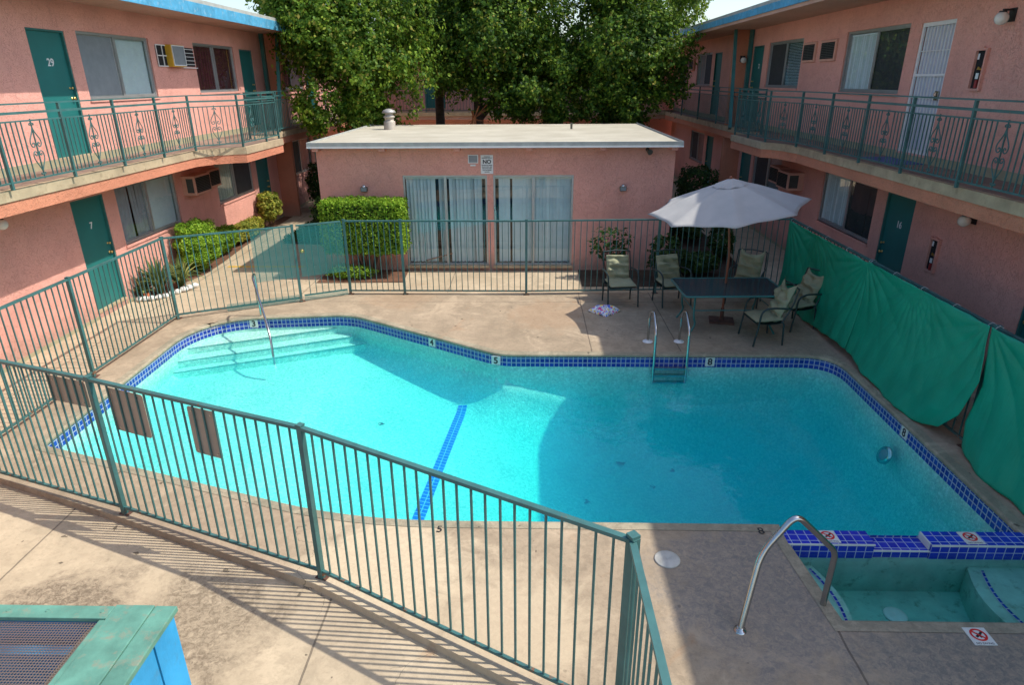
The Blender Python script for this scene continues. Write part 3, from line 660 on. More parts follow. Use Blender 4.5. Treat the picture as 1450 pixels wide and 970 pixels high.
m = MB(); m.tube(arc_path([(0, 0, 0), (0, 0, .82, .09), (.06, -.25, .82, .09), (.70, -1.38, .18, .3), (.73, -1.46, -.33)]), .019, 10); m.build('rail', 'steel', g3)

# ------------------------------------------------------------------ fences
FH = 1.49
picket_proto = {}
def picket(h, w=.0138, zb=.085, r=False):
    k = (round(h, 3), w, zb)
    if k not in picket_proto:
        m = MB(); m.box(-w/2, -w/2, zb, w/2, w/2, h); me = bpy.data.meshes.new('picket'); me.from_pydata(m.v, [], m.f); me.materials.append(M['teal']); picket_proto[k] = me
    return picket_proto[k]
def fence_run(root, pts, h=FH, sp=.115, post=True, pw=.046, first=True, last=True, zb=.085, rail=(.042, .028), skip=()):
    """pts in world; root at origin"""
    for i in range(len(pts)-1):
        a, b = Vector(pts[i]), Vector(pts[i+1]); L = (b-a).length; ang = math.atan2(b.y-a.y, b.x-a.x)
        m = MB(); m.bar((*a, h), (*b, h), rail[0], rail[1]); m.build('top_rail', 'teal', root)
        m = MB(); m.bar((*a, zb), (*b, zb), .026, .026); m.build('bottom_rail', 'teal', root)
        n = max(2, round(L/sp)); me = picket(h, zb=zb)
        for k in range(1, n):
            p = a.lerp(b, k/n); o = bpy.data.objects.new('picket', me); link(o, root); o.location = (p.x, p.y, 0); o.rotation_euler = (R(random.uniform(-.25, .25)), 0, ang)
    if post:
        for i, p in enumerate(pts):
            if (i == 0 and not first) or (i == len(pts)-1 and not last) or i in skip: continue
            q = pts[min(i+1, len(pts)-1)]; q0 = pts[max(0, i-1)]; ang = math.atan2(q[1]-q0[1], q[0]-q0[0])
            m = MB(); m.box(-pw/2, -pw/2, -.1, pw/2, pw/2, h+.02); m.box(-pw/2-.004, -pw/2-.004, h+.02, pw/2+.004, pw/2+.004, h+.032)
            m.build('post', 'teal', root, loc=(p[0], p[1], 0), rz=ang)
            m = MB(); m.box(-.055, -.045, .001, .055, .045, .009); m.build('base_plate', 'redbrown', root, loc=(p[0]+.006, p[1]+.02, 0), rz=ang+.1)
ff = empty('pool_fence', (0, 0, 0), 0, 'tall teal picket fence crossing the bottom of the view between walkway and pool', 'fence')
CC = (.62, 3.14)
fence_run(ff, [(-6.36, 6.14), (-4.02, 5.32), (-1.78, 4.45), CC, (.64, .55)], skip=(3,))
m = MB(); m.box(-.036, -.026, -.05, .036, .026, FH+.025); m.box(-.03, -.03, FH+.025, .03, .03, FH+.045); m.build('corner_post', 'teal', ff, loc=(CC[0]+.005, CC[1], 0), rz=R(-60))
lf = empty('pool_fence', (-6.36, 8.5, 0), 0, 'teal picket fence along the left walkway beside the pool', 'fence')
lf.location = (0, 0, 0)
fence_run(lf, [(-6.36, 6.14), (-6.35, 8.53), (-6.36, 11.02), (-4.42, 12.03)], first=False)
gt = empty('pool_gate', (0, 0, 0), 0, 'teal pool gate with perforated mesh and round brass knob', 'gate')
fence_run(gt, [(-4.36, 12.07), (-3.62, 12.46)], post=False, zb=.12)
def mesh_panel(root, a, b, z0, z1, name='mesh_screen'):
    a, b = Vector(a), Vector(b); L = (b-a).length
    m = MB(); m.add([(*a, z0), (*b, z0), (*b, z1), (*a, z1)], [(0, 1, 2, 3)], False, [[(0, z0), (L, z0), (L, z1), (0, z1)]]); return m.build(name, 'gatemesh', root)
mesh_panel(gt, (-4.35, 12.045), (-3.60, 12.44), .50, 1.47); mesh_panel(gt, (-4.35, 12.045), (-3.60, 12.44), .02, .13)
m = MB(); m.lathe([(.012, 0), (.012, .03), (.032, .045), (.036, .06), (.02, .078)], 16); m.build('knob', 'brass', gt, loc=(-4.30, 12.06, 1.02), rot=(PI/2, 0, R(25)))
mesh_panel(lf, (-5.08, 11.66), (-4.44, 12.0), .50, 1.47); mesh_panel(lf, (-5.6, 11.39), (-4.44, 12.0), .02, .16)
bf = empty('pool_fence', (0, 0, 0), 0, 'teal picket fence between the pool deck and the small pink house', 'fence')
fence_run(bf, [(-3.57, 12.50), (-2.47, 12.50), (-.03, 12.48), (2.55, 12.60), (5.06, 12.62)])
rf = empty('pool_fence', (0, 0, 0), 0, 'teal fence hung with green tarps on the shaded right side', 'fence')
fence_run(rf, [(5.08, 12.60), (5.08, 9.45), (5.08, 6.70), (5.08, 3.9)], first=False, sp=.13)
# signs on the front fence (seen from behind)
def fsign(p, q, z0, z1, name, label, group=None):
    p, q = Vector(p), Vector(q); L = (q-p).length; ang = math.atan2(q.y-p.y, q.x-p.x)
    m = MB(); r = .025; pts = []
    for cx, cz, a0 in ((L-r, z1-r, 0), (r, z1-r, 90), (r, z0+r, 180), (L-r, z0+r, 270)):
        for k in range(5): a = R(a0+22.5*k); pts.append((cx+r*math.cos(a), cz+r*math.sin(a)))
    n = len(pts); vs = [(x, y, z) for y in (.012, .016) for x, z in pts]
    m.add(vs, [tuple(range(n)), tuple(reversed(range(n, 2*n)))]+[(k, n+k, n+(k+1) % n, (k+1) % n) for k in range(n)])
    o = m.build(name, 'brown', loc=(p.x, p.y, 0), rz=ang); tag(o, label, 'sign', group)
    for x in (L*.15, L*.85):
        for z in (z0+.04, z1-.04):
            b = MB(); b.lathe([(.007, 0), (.006, .006)], 8); b.build('bolt', 'steel', o, loc=(x, .012, z), rot=(PI/2, 0, 0))
def along(a, b, t_): return tuple(Vector(a).lerp(Vector(b), t_))
FA, FB, FL = (-4.02, 5.32), (-1.78, 4.45), (-6.36, 6.14)
fsign(along(FA, FB, .085), along(FA, FB, .27), 1.00, 1.44, 'fence_sign', 'brown back of the larger sign hung on the front fence, right of its post')
fsign(along(FA, FB, .49), along(FA, FB, .62), .98, 1.44, 'fence_sign', 'brown back of the narrower sign on the front fence, above the pool water')
fsign(along(FL, FA, .76), along(FL, FA, .965), 1.17, 1.44, 'fence_sign', 'pinkish back of the short wide sign on the front fence, left of its post')

# ------------------------------------------------------------------ tarps
def tarp(name, y0, y1, ztop, zbot, xbot, label, seed, left_shift=None, right_shift=None):
    rs = np.random.default_rng(seed); ks = rs.uniform(7, 15, 7); ph = rs.uniform(0, 6, 7)
    ties = [(0, 0), (1, 0)]+[(t_, 0) for t_ in rs.uniform(.2, .8, 2)]
    def f(u, v):
        y = y0+(y1-y0)*u
        if left_shift: y += left_shift(v)*(1-u)
        if right_shift: y += right_shift(v)*u
        zt = ztop+.012-.006*abs(math.sin(7*PI*u)); zb = zbot(u); z = zt+(zb-zt)*v
        xb = xbot(u); x = 5.05+(xb-5.05)*v**2.2
        d_ = 0
        for i, (tu, tv) in enumerate(ties):
            du = (u-tu)*(abs(y1-y0)); dv = v*1.5+.02; ang = math.atan2(du, dv); rr_ = math.hypot(du, dv)
            wgt = math.exp(-rr_*1.1)*min(1, rr_*4)
            d_ += (.038 if i < 2 else .014)*wgt*(abs(math.sin(ang*ks[i]+ph[i]))**.6-.6)
        d_ += .014*v*math.sin(u*abs(y1-y0)*5+ph[4]+v*3)+.008*v*v*math.sin(u*abs(y1-y0)*17+ph[5]-v*2.5)
        d_ += .02*math.sin(PI*v)*math.sin(u*5+ph[6])
        return (x-.025-max(-.015, d_+.01), y, z+.012*math.sin(u*23+ph[2])*v)
    m = MB(); m.grid(f, 150, 60); o = m.build(name, 'tarp'); tag(o, label, 'tarp', 'tarps tied along the right fence')
    s_ = o.modifiers.new('thickness', 'SOLIDIFY'); s_.thickness = .002
    for k in range(5):
        yy_ = y0+(y1-y0)*(k+.06 if k == 0 else k-.06 if k == 4 else k)/4; q = MB(); q.tube([(5.03, yy_, 1.44), (5.03, yy_+.008, 1.50), (5.07, yy_+.012, 1.525), (5.115, yy_+.008, 1.50), (5.11, yy_, 1.46)], .0028, 5); q.build('tie', 'white', o)
    return o
itp = lambda xs_, ys_: (lambda u: float(np.interp(u, xs_, ys_)))
tarp('tarp', 12.58, 9.42, 1.47, itp([0, .3, .6, .8, 1], [.02, .02, .04, .10, .13]), itp([0, .3, .7, 1], [4.99, 4.94, 4.92, 4.93]), 'wrinkled green tarp behind the patio chairs, farthest along the fence', 1)
tarp('tarp', 9.46, 6.74, 1.49, itp([0, .3, .6, .8, .9, 1], [.13, .05, .012, .015, .04, .12]), itp([0, .4, .7, 1], [4.94, 4.86, 4.83, 4.93]), 'wide green tarp with its bottom edge spread onto the coping, middle of the fence', 2, None, lambda v: float(np.interp(v, [0, .45, .8, 1], [0, -.12, .0, .22])))
tarp('tarp', 6.71, 3.6, 1.49, itp([0, .05, .2, 1], [.06, .02, .012, .015]), itp([0, .2, .5, 1], [5.02, 4.90, 4.93, 4.95]), 'green tarp nearest the spa, split open from its neighbour at the post', 3, lambda v: float(np.interp(v, [0, .45, .8, 1], [0, -.10, -.02, -.10])))
m = MB(); m.grid(lambda u, v: (-.03+.06*u+.008*math.sin(9*v), -.03+.05*v, .004+.012*math.sin(5*u)*math.cos(6*v)), 6, 6); tag(m.build('paper_scrap', 'white', loc=(4.93, 8.27, .01)), 'small crumpled white paper scrap on the coping by the tarp', 'paper scrap')

# ------------------------------------------------------------------ buildings
def wall_sheet(m, W, H, opens, depth=.16):
    """wall in local XZ at y=0 (outside is -y) with rectangular openings (x0,z0,x1,z1) and reveals"""
    xs_ = sorted({0, W, *[o[0] for o in opens], *[o[2] for o in opens]}); zs_ = sorted({0, H, *[o[1] for o in opens], *[o[3] for o in opens]})
    for i in range(len(xs_)-1):
        for j in range(len(zs_)-1):
            cx, cz = (xs_[i]+xs_[i+1])/2, (zs_[j]+zs_[j+1])/2
            if any(o[0] < cx < o[2] and o[1] < cz < o[3] for o in opens): continue
            m.add([(xs_[i], 0, zs_[j]), (xs_[i+1], 0, zs_[j]), (xs_[i+1], 0, zs_[j+1]), (xs_[i], 0, zs_[j+1])], [(0, 1, 2, 3)])
    for x0, z0, x1, z1 in opens:
        for a, b in (((x0, z0), (x1, z0)), ((x1, z0), (x1, z1)), ((x1, z1), (x0, z1)), ((x0, z1), (x0, z0))):
            m.add([(a[0], 0, a[1]), (a[0], depth, a[1]), (b[0], depth, b[1]), (b[0], 0, b[1])], [(0, 1, 2, 3)])
    return m
def place(o, org, rz): o.location = org; o.rotation_euler = (0, 0, rz); return o
def half_blind(parent, x0, x1, z0, z1, style, y=.105):
    m = MB(); kind, mat = style
    if kind == 'vert':
        n = max(2, int((x1-x0)/.085)); st = (x1-x0)/n
        for k in range(n):
            if random.random() < .04: continue
            c = x0+(k+.5)*st; a = R(random.uniform(25, 50)); hw = .05; off = .004*(k % 3)
            dx, dy = hw*math.cos(a), hw*math.sin(a)
            m.add([(c-dx, y-dy+off, z0+.02), (c+dx, y+dy+off, z0+.02), (c+dx, y+dy+off, z1-.02), (c-dx, y-dy+off, z1-.02)], [(0, 1, 2, 3)])
        m.box(x0, y-.03, z1-.05, x1, y+.03, z1-.01)
    elif kind == 'horiz':
        n = int((z1-z0)/.035); st = (z1-z0)/n
        for k in range(n):
            c = z0+(k+.5)*st; m.add([(x0, y-.014, c-.012), (x1, y-.014, c-.012), (x1, y+.014, c+.012), (x0, y+.014, c+.012)], [(0, 1, 2, 3)])
    elif kind == 'sheet':
        m.add([(x0, y, z0), (x1, y, z0), (x1, y, z1), (x0, y, z1)], [(0, 1, 2, 3)])
    elif kind == 'drape':
        W = x1-x0
        m.grid(lambda u, v: (x0+W*u, y+.02*math.sin(u*W*42+1.5*math.sin(u*9))+.012*math.sin(u*W*95), z0+(z1-z0)*v), 90, 2)
    elif kind == 'gappy':
        W = x1-x0
        for a, b in ((0, .46), (.52, .70), (.74, 1.0)):
            m.grid(lambda u, v: (x0+W*(a+(b-a)*u)+(.03*W*(1-v) if a > .4 and a < .6 else 0), y+.014*math.sin(u*W*(b-a)*60), z0+(z1-z0)*v), 40, 4)
    if m.v: m.build('blind', mat, parent)
def window(bld, org, rz, W, H, left, right, label=None, front_left=False, extra=None, glass=True):
    m = MB(); f = .045
    for x0, z0, x1, z1, y0, y1 in ((0, 0, W, f, .03, .12), (0, H-f, W, H, .03, .12), (0, f, f, H-f, .03, .12), (W-f, f, W, H-f, .03, .12)):
        m.box(x0, y0, z0, x1, y1, z1)
    xm = W*.5; m.box(xm-.025, .045, f, xm+.025, .10, H-f)
    yl, yr = (.055, .085) if front_left else (.085, .055)
    for x0, x1, y in ((f, xm-.025, yl), (xm+.025, W-f, yr)):
        m.box(x0, y-.01, f, x0+.025, y+.01, H-f); m.box(x1-.025, y-.01, f, x1, y+.01, H-f); m.box(x0+.025, y-.01, f, x1-.025, y+.01, f+.02); m.box(x0+.025, y-.01, H-f-.02, x1-.025, y+.01, H-f)
    fr = m.build('window', 'alu', bld); place(fr, org, rz)
    if label: fr['label'] = label
    for x0, x1, y, st in ((f+.027, xm-.052, yl, left), (xm+.052, W-f-.027, yr, right)):
        if st and st[0] == 'screen':
            p = MB(); p.add([(x0, y-.012, f+.02), (x1, y-.012, f+.02), (x1, y-.012, H-f-.02), (x0, y-.012, H-f-.02)], [(0, 1, 2, 3)]); p.build('screen', st[1], fr); continue
        if glass:
            p = MB(); p.add([(x0, y, f+.02), (x1, y, f+.02), (x1, y, H-f-.02), (x0, y, H-f-.02)], [(0, 1, 2, 3)]); p.build('pane', 'glass', fr)
        if st: half_blind(fr, x0-.02, x1+.02, f, H-f, st)
    s_ = MB(); s_.box(-.03, -.025, -.045, W+.03, .03, 0); s_.build('sill', 'pink', fr)
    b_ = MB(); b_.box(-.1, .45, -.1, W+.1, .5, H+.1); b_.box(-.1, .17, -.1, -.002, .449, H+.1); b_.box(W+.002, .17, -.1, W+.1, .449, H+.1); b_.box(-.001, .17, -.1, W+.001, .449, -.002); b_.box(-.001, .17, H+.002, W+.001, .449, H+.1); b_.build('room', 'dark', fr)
    if extra: extra(fr, W, H)
    return fr
def door(bld, org, rz, W=.93, H=2.03, num=None, label=None, mat='door', hinge_right=False):
    m = MB(); m.box(.03, .055, .012, W-.03, .10, H-.03); d_ = m.build('door', mat, bld, bevel=.003); place(d_, org, rz)
    if label: d_['label'] = label
    m = MB(); m.box(0, .01, 0, .03, .14, H); m.box(W-.03, .01, 0, W, .14, H); m.box(.03, .01, H-.03, W-.03, .14, H); m.box(0, .141, -.05, W, .16, H+.05); m.build('door_frame', 'teal_dark', d_)
    m = MB(); m.box(.0, -.015, -.03, W, .14, .012); m.build('threshold', 'slab', d_)
    kx = W-.10 if not hinge_right else .10
    for z, r in ((.95, .028), (1.12, .02)):
        m = MB(); m.lathe([(r, 0), (r*.9, .008), (r*.4, .012), (r*.45, .03), (r, .04), (r*.9, .055), (r*.3, .06)], 14); m.build('knob', 'brass', d_, loc=(kx, .055, z), rot=(PI/2, 0, 0))
    if num: text('house_number', num, .17, (W*.52, .050, 1.52), (PI/2, 0, 0), 'white', d_, .003, bold=.002)
    return d_
def wall_ac(name, org, rz, W, H, D, label, grp='window air conditioners', mat='acbeige'):
    r = empty(name, org, rz, label, 'air conditioner', grp)
    m = MB(); m.box(0, -D, 0, W, .05, H); m.build('casing', mat, r, bevel=.012)
    m = MB(); n = int((H-.1)/.035)
    m.box(.05, -D-.006, .05, W-.05, -D-.001, H-.05); m.build('grille_back', 'dark', r)
    m = MB()
    for k in range(n): z = .06+(H-.12)*(k+.5)/n; m.box(.055, -D-.016, z-.007, W-.055, -D-.007, z+.007)
    m.box(W/2-.006, -D-.018, .055, W/2+.006, -D-.0165, H-.055)
    m.build('grille', 'grille', r)
    if D > .12:
        for s_ in (0, 1):
            x = -.004 if s_ == 0 else W+.001
            m = MB(); m.box(x, -D+.04, .06, x+.003, -D*.35, H-.06); m.build('side_vent', 'grille', r)
    return r
def sconce(org, rz, label, r=.085, grp='globe wall lamps'):
    o = empty('wall_lamp', org, rz, label, 'wall lamp', grp)
    m = MB(); m.box(-.07, -.012, -.10, .07, .0, .07); m.box(-.02, -.14, .035, .02, -.012, .06); m.lathe([(.05, 0), (.045, .03)], 14, (0, -.14, .005)); m.build('bracket', 'black', o)
    m = MB(); m.lathe([(r*math.sin(PI*k/12)+.001, -r*math.cos(PI*k/12)) for k in range(13)], 20, (0, -.14, -.055)); m.build('globe', 'globe', o)
    return o
def ext_box(org, rz, W, H, label):
    o = empty('extinguisher_cabinet', org, rz, label, 'extinguisher cabinet', 'fire extinguisher cabinets')
    m = MB(); t_ = .03
    m.box(0, -.05, 0, W, 0.0, t_); m.box(0, -.05, H-t_, W, 0.0, H); m.box(0, -.05, t_, t_, 0.0, H-t_); m.box(W-t_, -.05, t_, W, 0.0, H-t_); m.box(.4*W, -.04, H, .6*W, -.01, H+.02)
    m.build('frame', 'pink', o)
    m = MB(); m.box(t_, -.012, t_, W-t_, -.004, H-t_); m.build('back_plate', 'dark', o)
    m = MB(); m.tube([(W*.62, -.032, .04), (W*.62, -.032, H*.26)], .024, 12); m.build('extinguisher', 'maroonpaint', o)
    m = MB(); m.box(W*.50, -.046, H*.28, W*.74, -.0435, H*.42); m.box(t_+.01, -.016, H*.74, t_+.05, -.013, H*.88); m.build('label_plate', 'white', o)
    m = MB(); m.box(W*.52, -.05, H*.50, W*.75, -.02, H*.54); m.bar((W*.5, -.035, H*.56), (W*.78, -.035, H*.5), .012, .02); m.build('valve', 'brass', o)
    return o
ZF = 2.80; SLAB = 2.68; YE = 31.5; Y0 = 1.0
left = dict(x=-7.95, s=1); right = dict(x=6.545, s=-1)
VP = ('vert', 'slat'); VD = ('vert', 'slatdark')
def yellow_post(fr, W, H):
    m = MB(); m.box(W-.22, .11, .05, W-.10, .16, H-.05); m.build('post', 'yellow', fr)
    m = MB(); m.box(W*.27, .10, .05, W*.29, .115, H-.05); m.build('mullion', 'alu', fr)
def stile(fr, W, H):
    m = MB(); m.box(W-.24, .115, .05, W-.2, .125, H-.05); m.build('mullion', 'alu', fr)

def wing(side, label):
    x = side['x']; s = side['s']; rz = PI/2 if s > 0 else -PI/2
    b = empty('apartment_building', (0, 0, 0), 0, label, 'building', 'two storey pink apartment wings')
    def org(y, z, wid): return (x, y, z) if s > 0 else (x, y+wid, z)
    ops = []   # (y0,y1,z0,z1)
    if s > 0:
        up = [('door', 11.22, 12.15, ZF, ZF+2.03), ('win', 12.47, 14.82, 3.72, 4.86), ('win', 16.77, 19.05, 3.76, 4.87), ('door', 19.42, 20.3, ZF, ZF+2.03), ('win', 22.4, 24.6, 3.75, 4.87), ('door', 25.0, 25.9, ZF, ZF+2.03)]
        lo = [('door', 11.22, 12.15, .05, 2.08), ('win', 12.53, 14.80, 1.0, 2.14), ('win', 16.8, 19.1, 1.05, 2.14), ('door', 19.42, 20.35, .05, 2.08), ('win', 22.4, 24.6, 1.0, 2.14), ('door', 25.0, 25.9, .05, 2.08)]
    else:
        up = [('door', 11.24, 12.19, ZF, ZF+2.04), ('win', 12.54, 14.93, 3.73, 4.87), ('win', 17.22, 19.6, 3.77, 4.89), ('door', 20.0, 20.9, ZF, ZF+2.06), ('door', 24.2, 25.1, ZF, ZF+2.03), ('win', 25.5, 27.6, 3.75, 4.87), ('win', 29.0, 30.6, 3.75, 4.87)]
        lo = [('door', 7.4, 8.33, .05, 2.08), ('door', 11.24, 12.17, .05, 2.08), ('win', 12.55, 14.91, 1.02, 2.12), ('win', 17.5, 19.7, 1.0, 2.1), ('door', 19.95, 20.88, .05, 2.08), ('door', 24.2, 25.1, .05, 2.08), ('win', 25.5, 27.6, 1.0, 2.1)]
    m = MB()
    H = 5.55; loc_o = []
    for k, y0, y1, z0, z1 in up+lo:
        a, c = (y0-Y0, y1-Y0) if s > 0 else (YE-y1, YE-y0)
        loc_o.append((a, z0+.1, c, z1+.1))
    wall_sheet(m, YE-Y0, H, loc_o)
    # depth and rear so the wing is a solid volume
    W = YE-Y0
    m.add([(0, 0, 0), (0, 7, 0), (0, 7, H), (0, 0, H)], [(0, 1, 2, 3)]); m.add([(W, 0, 0), (W, 7, 0), (W, 7, H), (W, 0, H)], [(3, 2, 1, 0)]); m.add([(0, 7, 0), (W, 7, 0), (W, 7, H), (0, 7, H)], [(3, 2, 1, 0)])
    wl_ = m.build('wall', 'pink', b); wl_.location = (x, Y0 if s > 0 else YE, -.1); wl_.rotation_euler = (0, 0, rz)
    # base band
    m = MB()
    for z, h in ((SLAB, .13), (-.085, .07)):
        cuts = sorted([(y0, y1) for k, y0, y1, z0, z1 in (up if z > 1 else lo) if k == 'door']); y = Y0
        for a, c in cuts+[(YE, YE)]:
            if a > y: m.box(x-.01, y, z, x+s*.012, a, z+h)
            y = c
        if z > 1:
            for a, c in cuts: m.box(x-.01, a, z, x+s*.02, c, ZF-.028)
    m.build('base_band', 'khaki', b)
    # roof with deep eave
    xo = -6.89 if s > 0 else 5.31; dz = 0.0 if s > 0 else .08
    m = MB(); m.box(x-s*7.2, Y0-.5, 5.38, xo-s*.03, YE+.5, 5.575); rf_ = m.build('roof', 'roofgrey', b)
    m = MB(); m.box(x-s*.2, Y0-.5, 5.31, xo-s*.035, YE+.5, 5.379); m.build('soffit', 'soffit', rf_)
    m = MB(); m.box(xo-s*.029, Y0-.5, 5.30+dz, xo, YE+.5, 5.53); m.build('fascia', 'blue', rf_)
    m = MB(); m.box(xo-s*.10, Y0-.5, 5.576, xo-s*.02, YE+.5, 5.61); m.box(xo-s*.028, Y0-.5, 5.531, xo-s*.01, YE+.5, 5.60); m.build('gravel_stop', 'roofgrey', rf_)
    # slab
    if s > 0: ed = [(-6.93, Y0-.5), (-6.93, 13.9), (-6.72, 14.32), (-6.4, 14.55), (-6.15, 14.65), (-6.13, 16.9), (-6.98, 16.9), (-7.02, YE)]
    else: ed = [(5.58, Y0-.5), (5.62, 14.3), (5.50, 14.9), (5.38, 15.15), (5.20, 15.3), (5.16, 17.5), (5.95, 17.5), (5.97, YE)]
    poly = ed+[(x-s*.0+s*.0, YE), (x, Y0-.5)]
    if s > 0: poly = poly[::-1]
    poly = poly if s < 0 else poly
    area = sum(poly[i-1][0]*p[1]-p[0]*poly[i-1][1] for i, p in enumerate(poly))
    if area < 0: poly = poly[::-1]
    def prism(pts, z0, z1): q = MB(); q.poly(pts, z1); q.poly(pts, z0, flip=True); q.strip(pts, z0, z1, inward=False); return q
    prism(poly, SLAB-.15, SLAB-.004).build('balcony_slab', 'slab', b)
    inn = [(p[0]-s*.10 if abs(p[0]-x) > .01 else p[0], p[1]) for p in poly]
    prism(inn, SLAB-.0039, SLAB).build('balcony_floor', 'slabtop', b)
    inn2 = [(p[0]-s*.02 if abs(p[0]-x) > .01 else p[0], p[1]) for p in poly]
    prism(inn2, SLAB-.33, SLAB-.151).build('balcony_fascia', 'orange', b)
    # openings
    stys = {('up', 1): (('screen', 'screen'), ('sheet', 'sheer')), }
    L_up = {12.47: (('screen', 'screen'), ('sheet', 'sheer')), 16.77: (('drape', 'maroon'), ('drape', 'maroon')), 22.4: (('drape', 'maroon'), ('sheet', 'drape'))}
    L_lo = {12.53: (('gappy', 'drape'), ('sheet', 'sheer')), 16.8: (('drape', 'palegreen'), ('screen', 'slatdark')), 22.4: (('screen', 'slatdark'), ('drape', 'drape'))}
    R_up = {12.54: (VD, VP), 17.22: (('horiz', 'slat'), ('screen', 'slatdark')), 25.5: (('screen', 'slatdark'), ('drape', 'drape')), 29.0: (('drape', 'drape'), ('screen', 'slatdark'))}
    R_lo = {12.55: (VD, VP), 17.5: (('drape', 'drape'), ('screen', 'slatdark')), 25.5: (('drape', 'drape'), ('screen', 'slatdark'))}
    nums = {('L', 'u', 11.22): '29', ('L', 'l', 11.22): '7', ('R', 'l', 11.24): '16', ('R', 'u', 20.0): '2'}
    for fl, lst, sty in (('u', up, L_up if s > 0 else R_up), ('l', lo, L_lo if s > 0 else R_lo)):
        for k, y0, y1, z0, z1 in lst:
            if k == 'win':
                a, c = sty[y0]
                if s < 0: a, c = c, a      # seen from outside, the far half comes first on the right wing
                ex = yellow_post if (s > 0 and y0 == 16.77) else (stile if (s > 0 and fl == 'u' and y0 == 12.47) else None)
                window(b, org(y0, z0, y1-y0), rz, y1-y0, z1-z0, a, c, extra=ex)
            else:
                if s < 0 and fl == 'u' and y0 == 11.24: continue
                door(b, org(y0, z0, y1-y0), rz, y1-y0, z1-z0, nums.get(('L' if s > 0 else 'R', fl, y0)), hinge_right=(s < 0))
    return b, org, rz
bl, orgL, rzL = wing(left, 'pink stucco apartment wing along the left, sunlit lower walls, door 29 upstairs')
br, orgR, rzR = wing(right, 'pink stucco apartment wing on the right, wholly in shade, white security door upstairs')
# white security door, upper right
o = orgR(11.24, ZF, .95)
m = MB(); m.box(.02, .10, 0, .93, .13, 2.02); sd = m.build('door', 'white', br); place(sd, o, rzR); sd['label'] = 'white barred security door'
m = MB()
for x0, z0, x1, z1 in ((.0, 0, .05, 2.04), (.90, 0, .95, 2.04), (.05, 1.98, .90, 2.04), (.05, 0, .90, .06), (.05, 1.22, .90, 1.26), (.05, .88, .90, .91), (.05, 1.6, .9, 1.615)): m.box(x0, .02, z0, x1, .05, z1)
for k in range(1, 9): m.box(.05+.85*k/9-.007, .028, .06, .05+.85*k/9+.007, .042, 1.98)
m.build('security_bars', 'white', sd)
m = MB(); m.box(.06, .060, .07, .89, .063, 1.97); m.build('perforated_sheet', simple('white_perforated', (.55, .58, .66), .6, var=.05, bump=.4, bscale=160), sd)
m = MB(); m.box(.78, .0, .86, .88, .02, 1.0); m.lathe([(.02, 0), (.02, .05)], 12, (.83, -.02, .93)); m.build('lock', 'steel', sd)
# balcony_mat
m = MB(); m.box(5.95, 11.1, SLAB+.002, 6.45, 12.2, SLAB+.015); tag(m.build('door_mat', simple('blue_mat', (.10, .12, .28), .9)), 'blue grey door mat outside the white security door', 'door mat')
# end-wall stubs and teal posts beyond the second unit
for side, b in ((left, bl), (right, br)):
    x, s = side['x'], side['s']; xe = x+s*.52
    m = MB(); m.box(x+s*.002, 21.1, SLAB, xe, 21.25, 5.31); m.box(x+s*.002, 21.1, -.08, xe, 21.25, SLAB-.335); m.build('wing_wall', 'orange', b)
    m = MB(); m.bar((x+s*.55, 21.0, 5.3), (x+s*.82, 19.6, SLAB), .09, .12); m.box(x+s*.02, 20.96, SLAB, x+s*.12, 21.09, 5.31); m.build('brace_post', 'teal_dark', b)
sconce((6.30, 21.1, 4.55), 0, 'round lamp on the orange end wall beyond the upper right balcony')
sconce((6.545, 9.99, 4.80), rzR, 'white globe lamp high on the right wall above the balcony')
sconce((6.545, 9.70, 2.10), rzR, 'white globe lamp on the lower right wall, above the tarp')
sconce((-7.95, 9.45, 2.12), rzL, 'white globe lamp at the edge of the lower left wall')
sconce((-7.95, 21.9, 2.0), rzL, 'dark far lamp on the lower left wall behind the tree')
ext_box((6.545, 10.54, 3.82), rzR, .27, .57, 'recessed fire extinguisher cabinet on the upper right wall beside the globe lamp')
ext_box((6.545, 10.56, 1.07), rzR, .25, .55, 'recessed fire extinguisher cabinet on the lower right wall above the tarp')
# air conditioners
o = orgL(15.03, 4.34, 1.68)
m_ = empty('air_conditioner', o, rzL, 'pale air conditioner in a yellow frame between barred openings, upper left wall', 'air conditioner', 'window air conditioners')
m = MB(); m.box(.40, -.15, -.02, .98, .05, .43); m.build('casing', 'yellow', m_, bevel=.01)
m = MB(); m.box(.43, -.158, .02, .95, -.151, .40); m.build('front_panel', 'screen', m_)
m = MB()
for a in ((.43, .0, .95, .02), (.43, .40, .95, .42), (.415, .0, .429, .42), (.951, .0, .965, .42)): m.box(a[0], -.165, a[1], a[2], -.151, a[3])
m.build('front_trim', 'white', m_)
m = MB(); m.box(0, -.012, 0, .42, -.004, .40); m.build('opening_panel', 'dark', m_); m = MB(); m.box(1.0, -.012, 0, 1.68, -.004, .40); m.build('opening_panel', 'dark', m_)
m = MB(); m.box(0, -.03, -.02, .5, -.013, 0); m.box(0, -.03, .40, .5, -.013, .42); m.box(.24, -.028, 0, .26, -.014, .40); m.box(.0, -.026, .19, .5, -.0135, .21); m.box(0, -.03, .0, .015, -.013, .4)
for k in range(5): m.box(1.02, -.028, .04+.08*k, 1.68, -.014, .052+.08*k)
m.box(1.0, -.06, -.04, 1.7, -.0, -.021)
m.build('guard_bars', 'white', m_)
wall_ac('air_conditioner', orgL(15.08, 1.56, .80), rzL, .80, .44, .30, 'pink boxed air conditioner jutting beside the lower left window, nearer of two')
wall_ac('air_conditioner', orgL(16.02, 1.57, .70), rzL, .70, .43, .16, 'pink boxed air conditioner on the lower left wall, farther and flatter of two')
wall_ac('air_conditioner', orgR(15.30, 4.34, .76), rzR, .76, .43, .05, 'louvred wall vent unit beside the big upper right window, nearer of two')
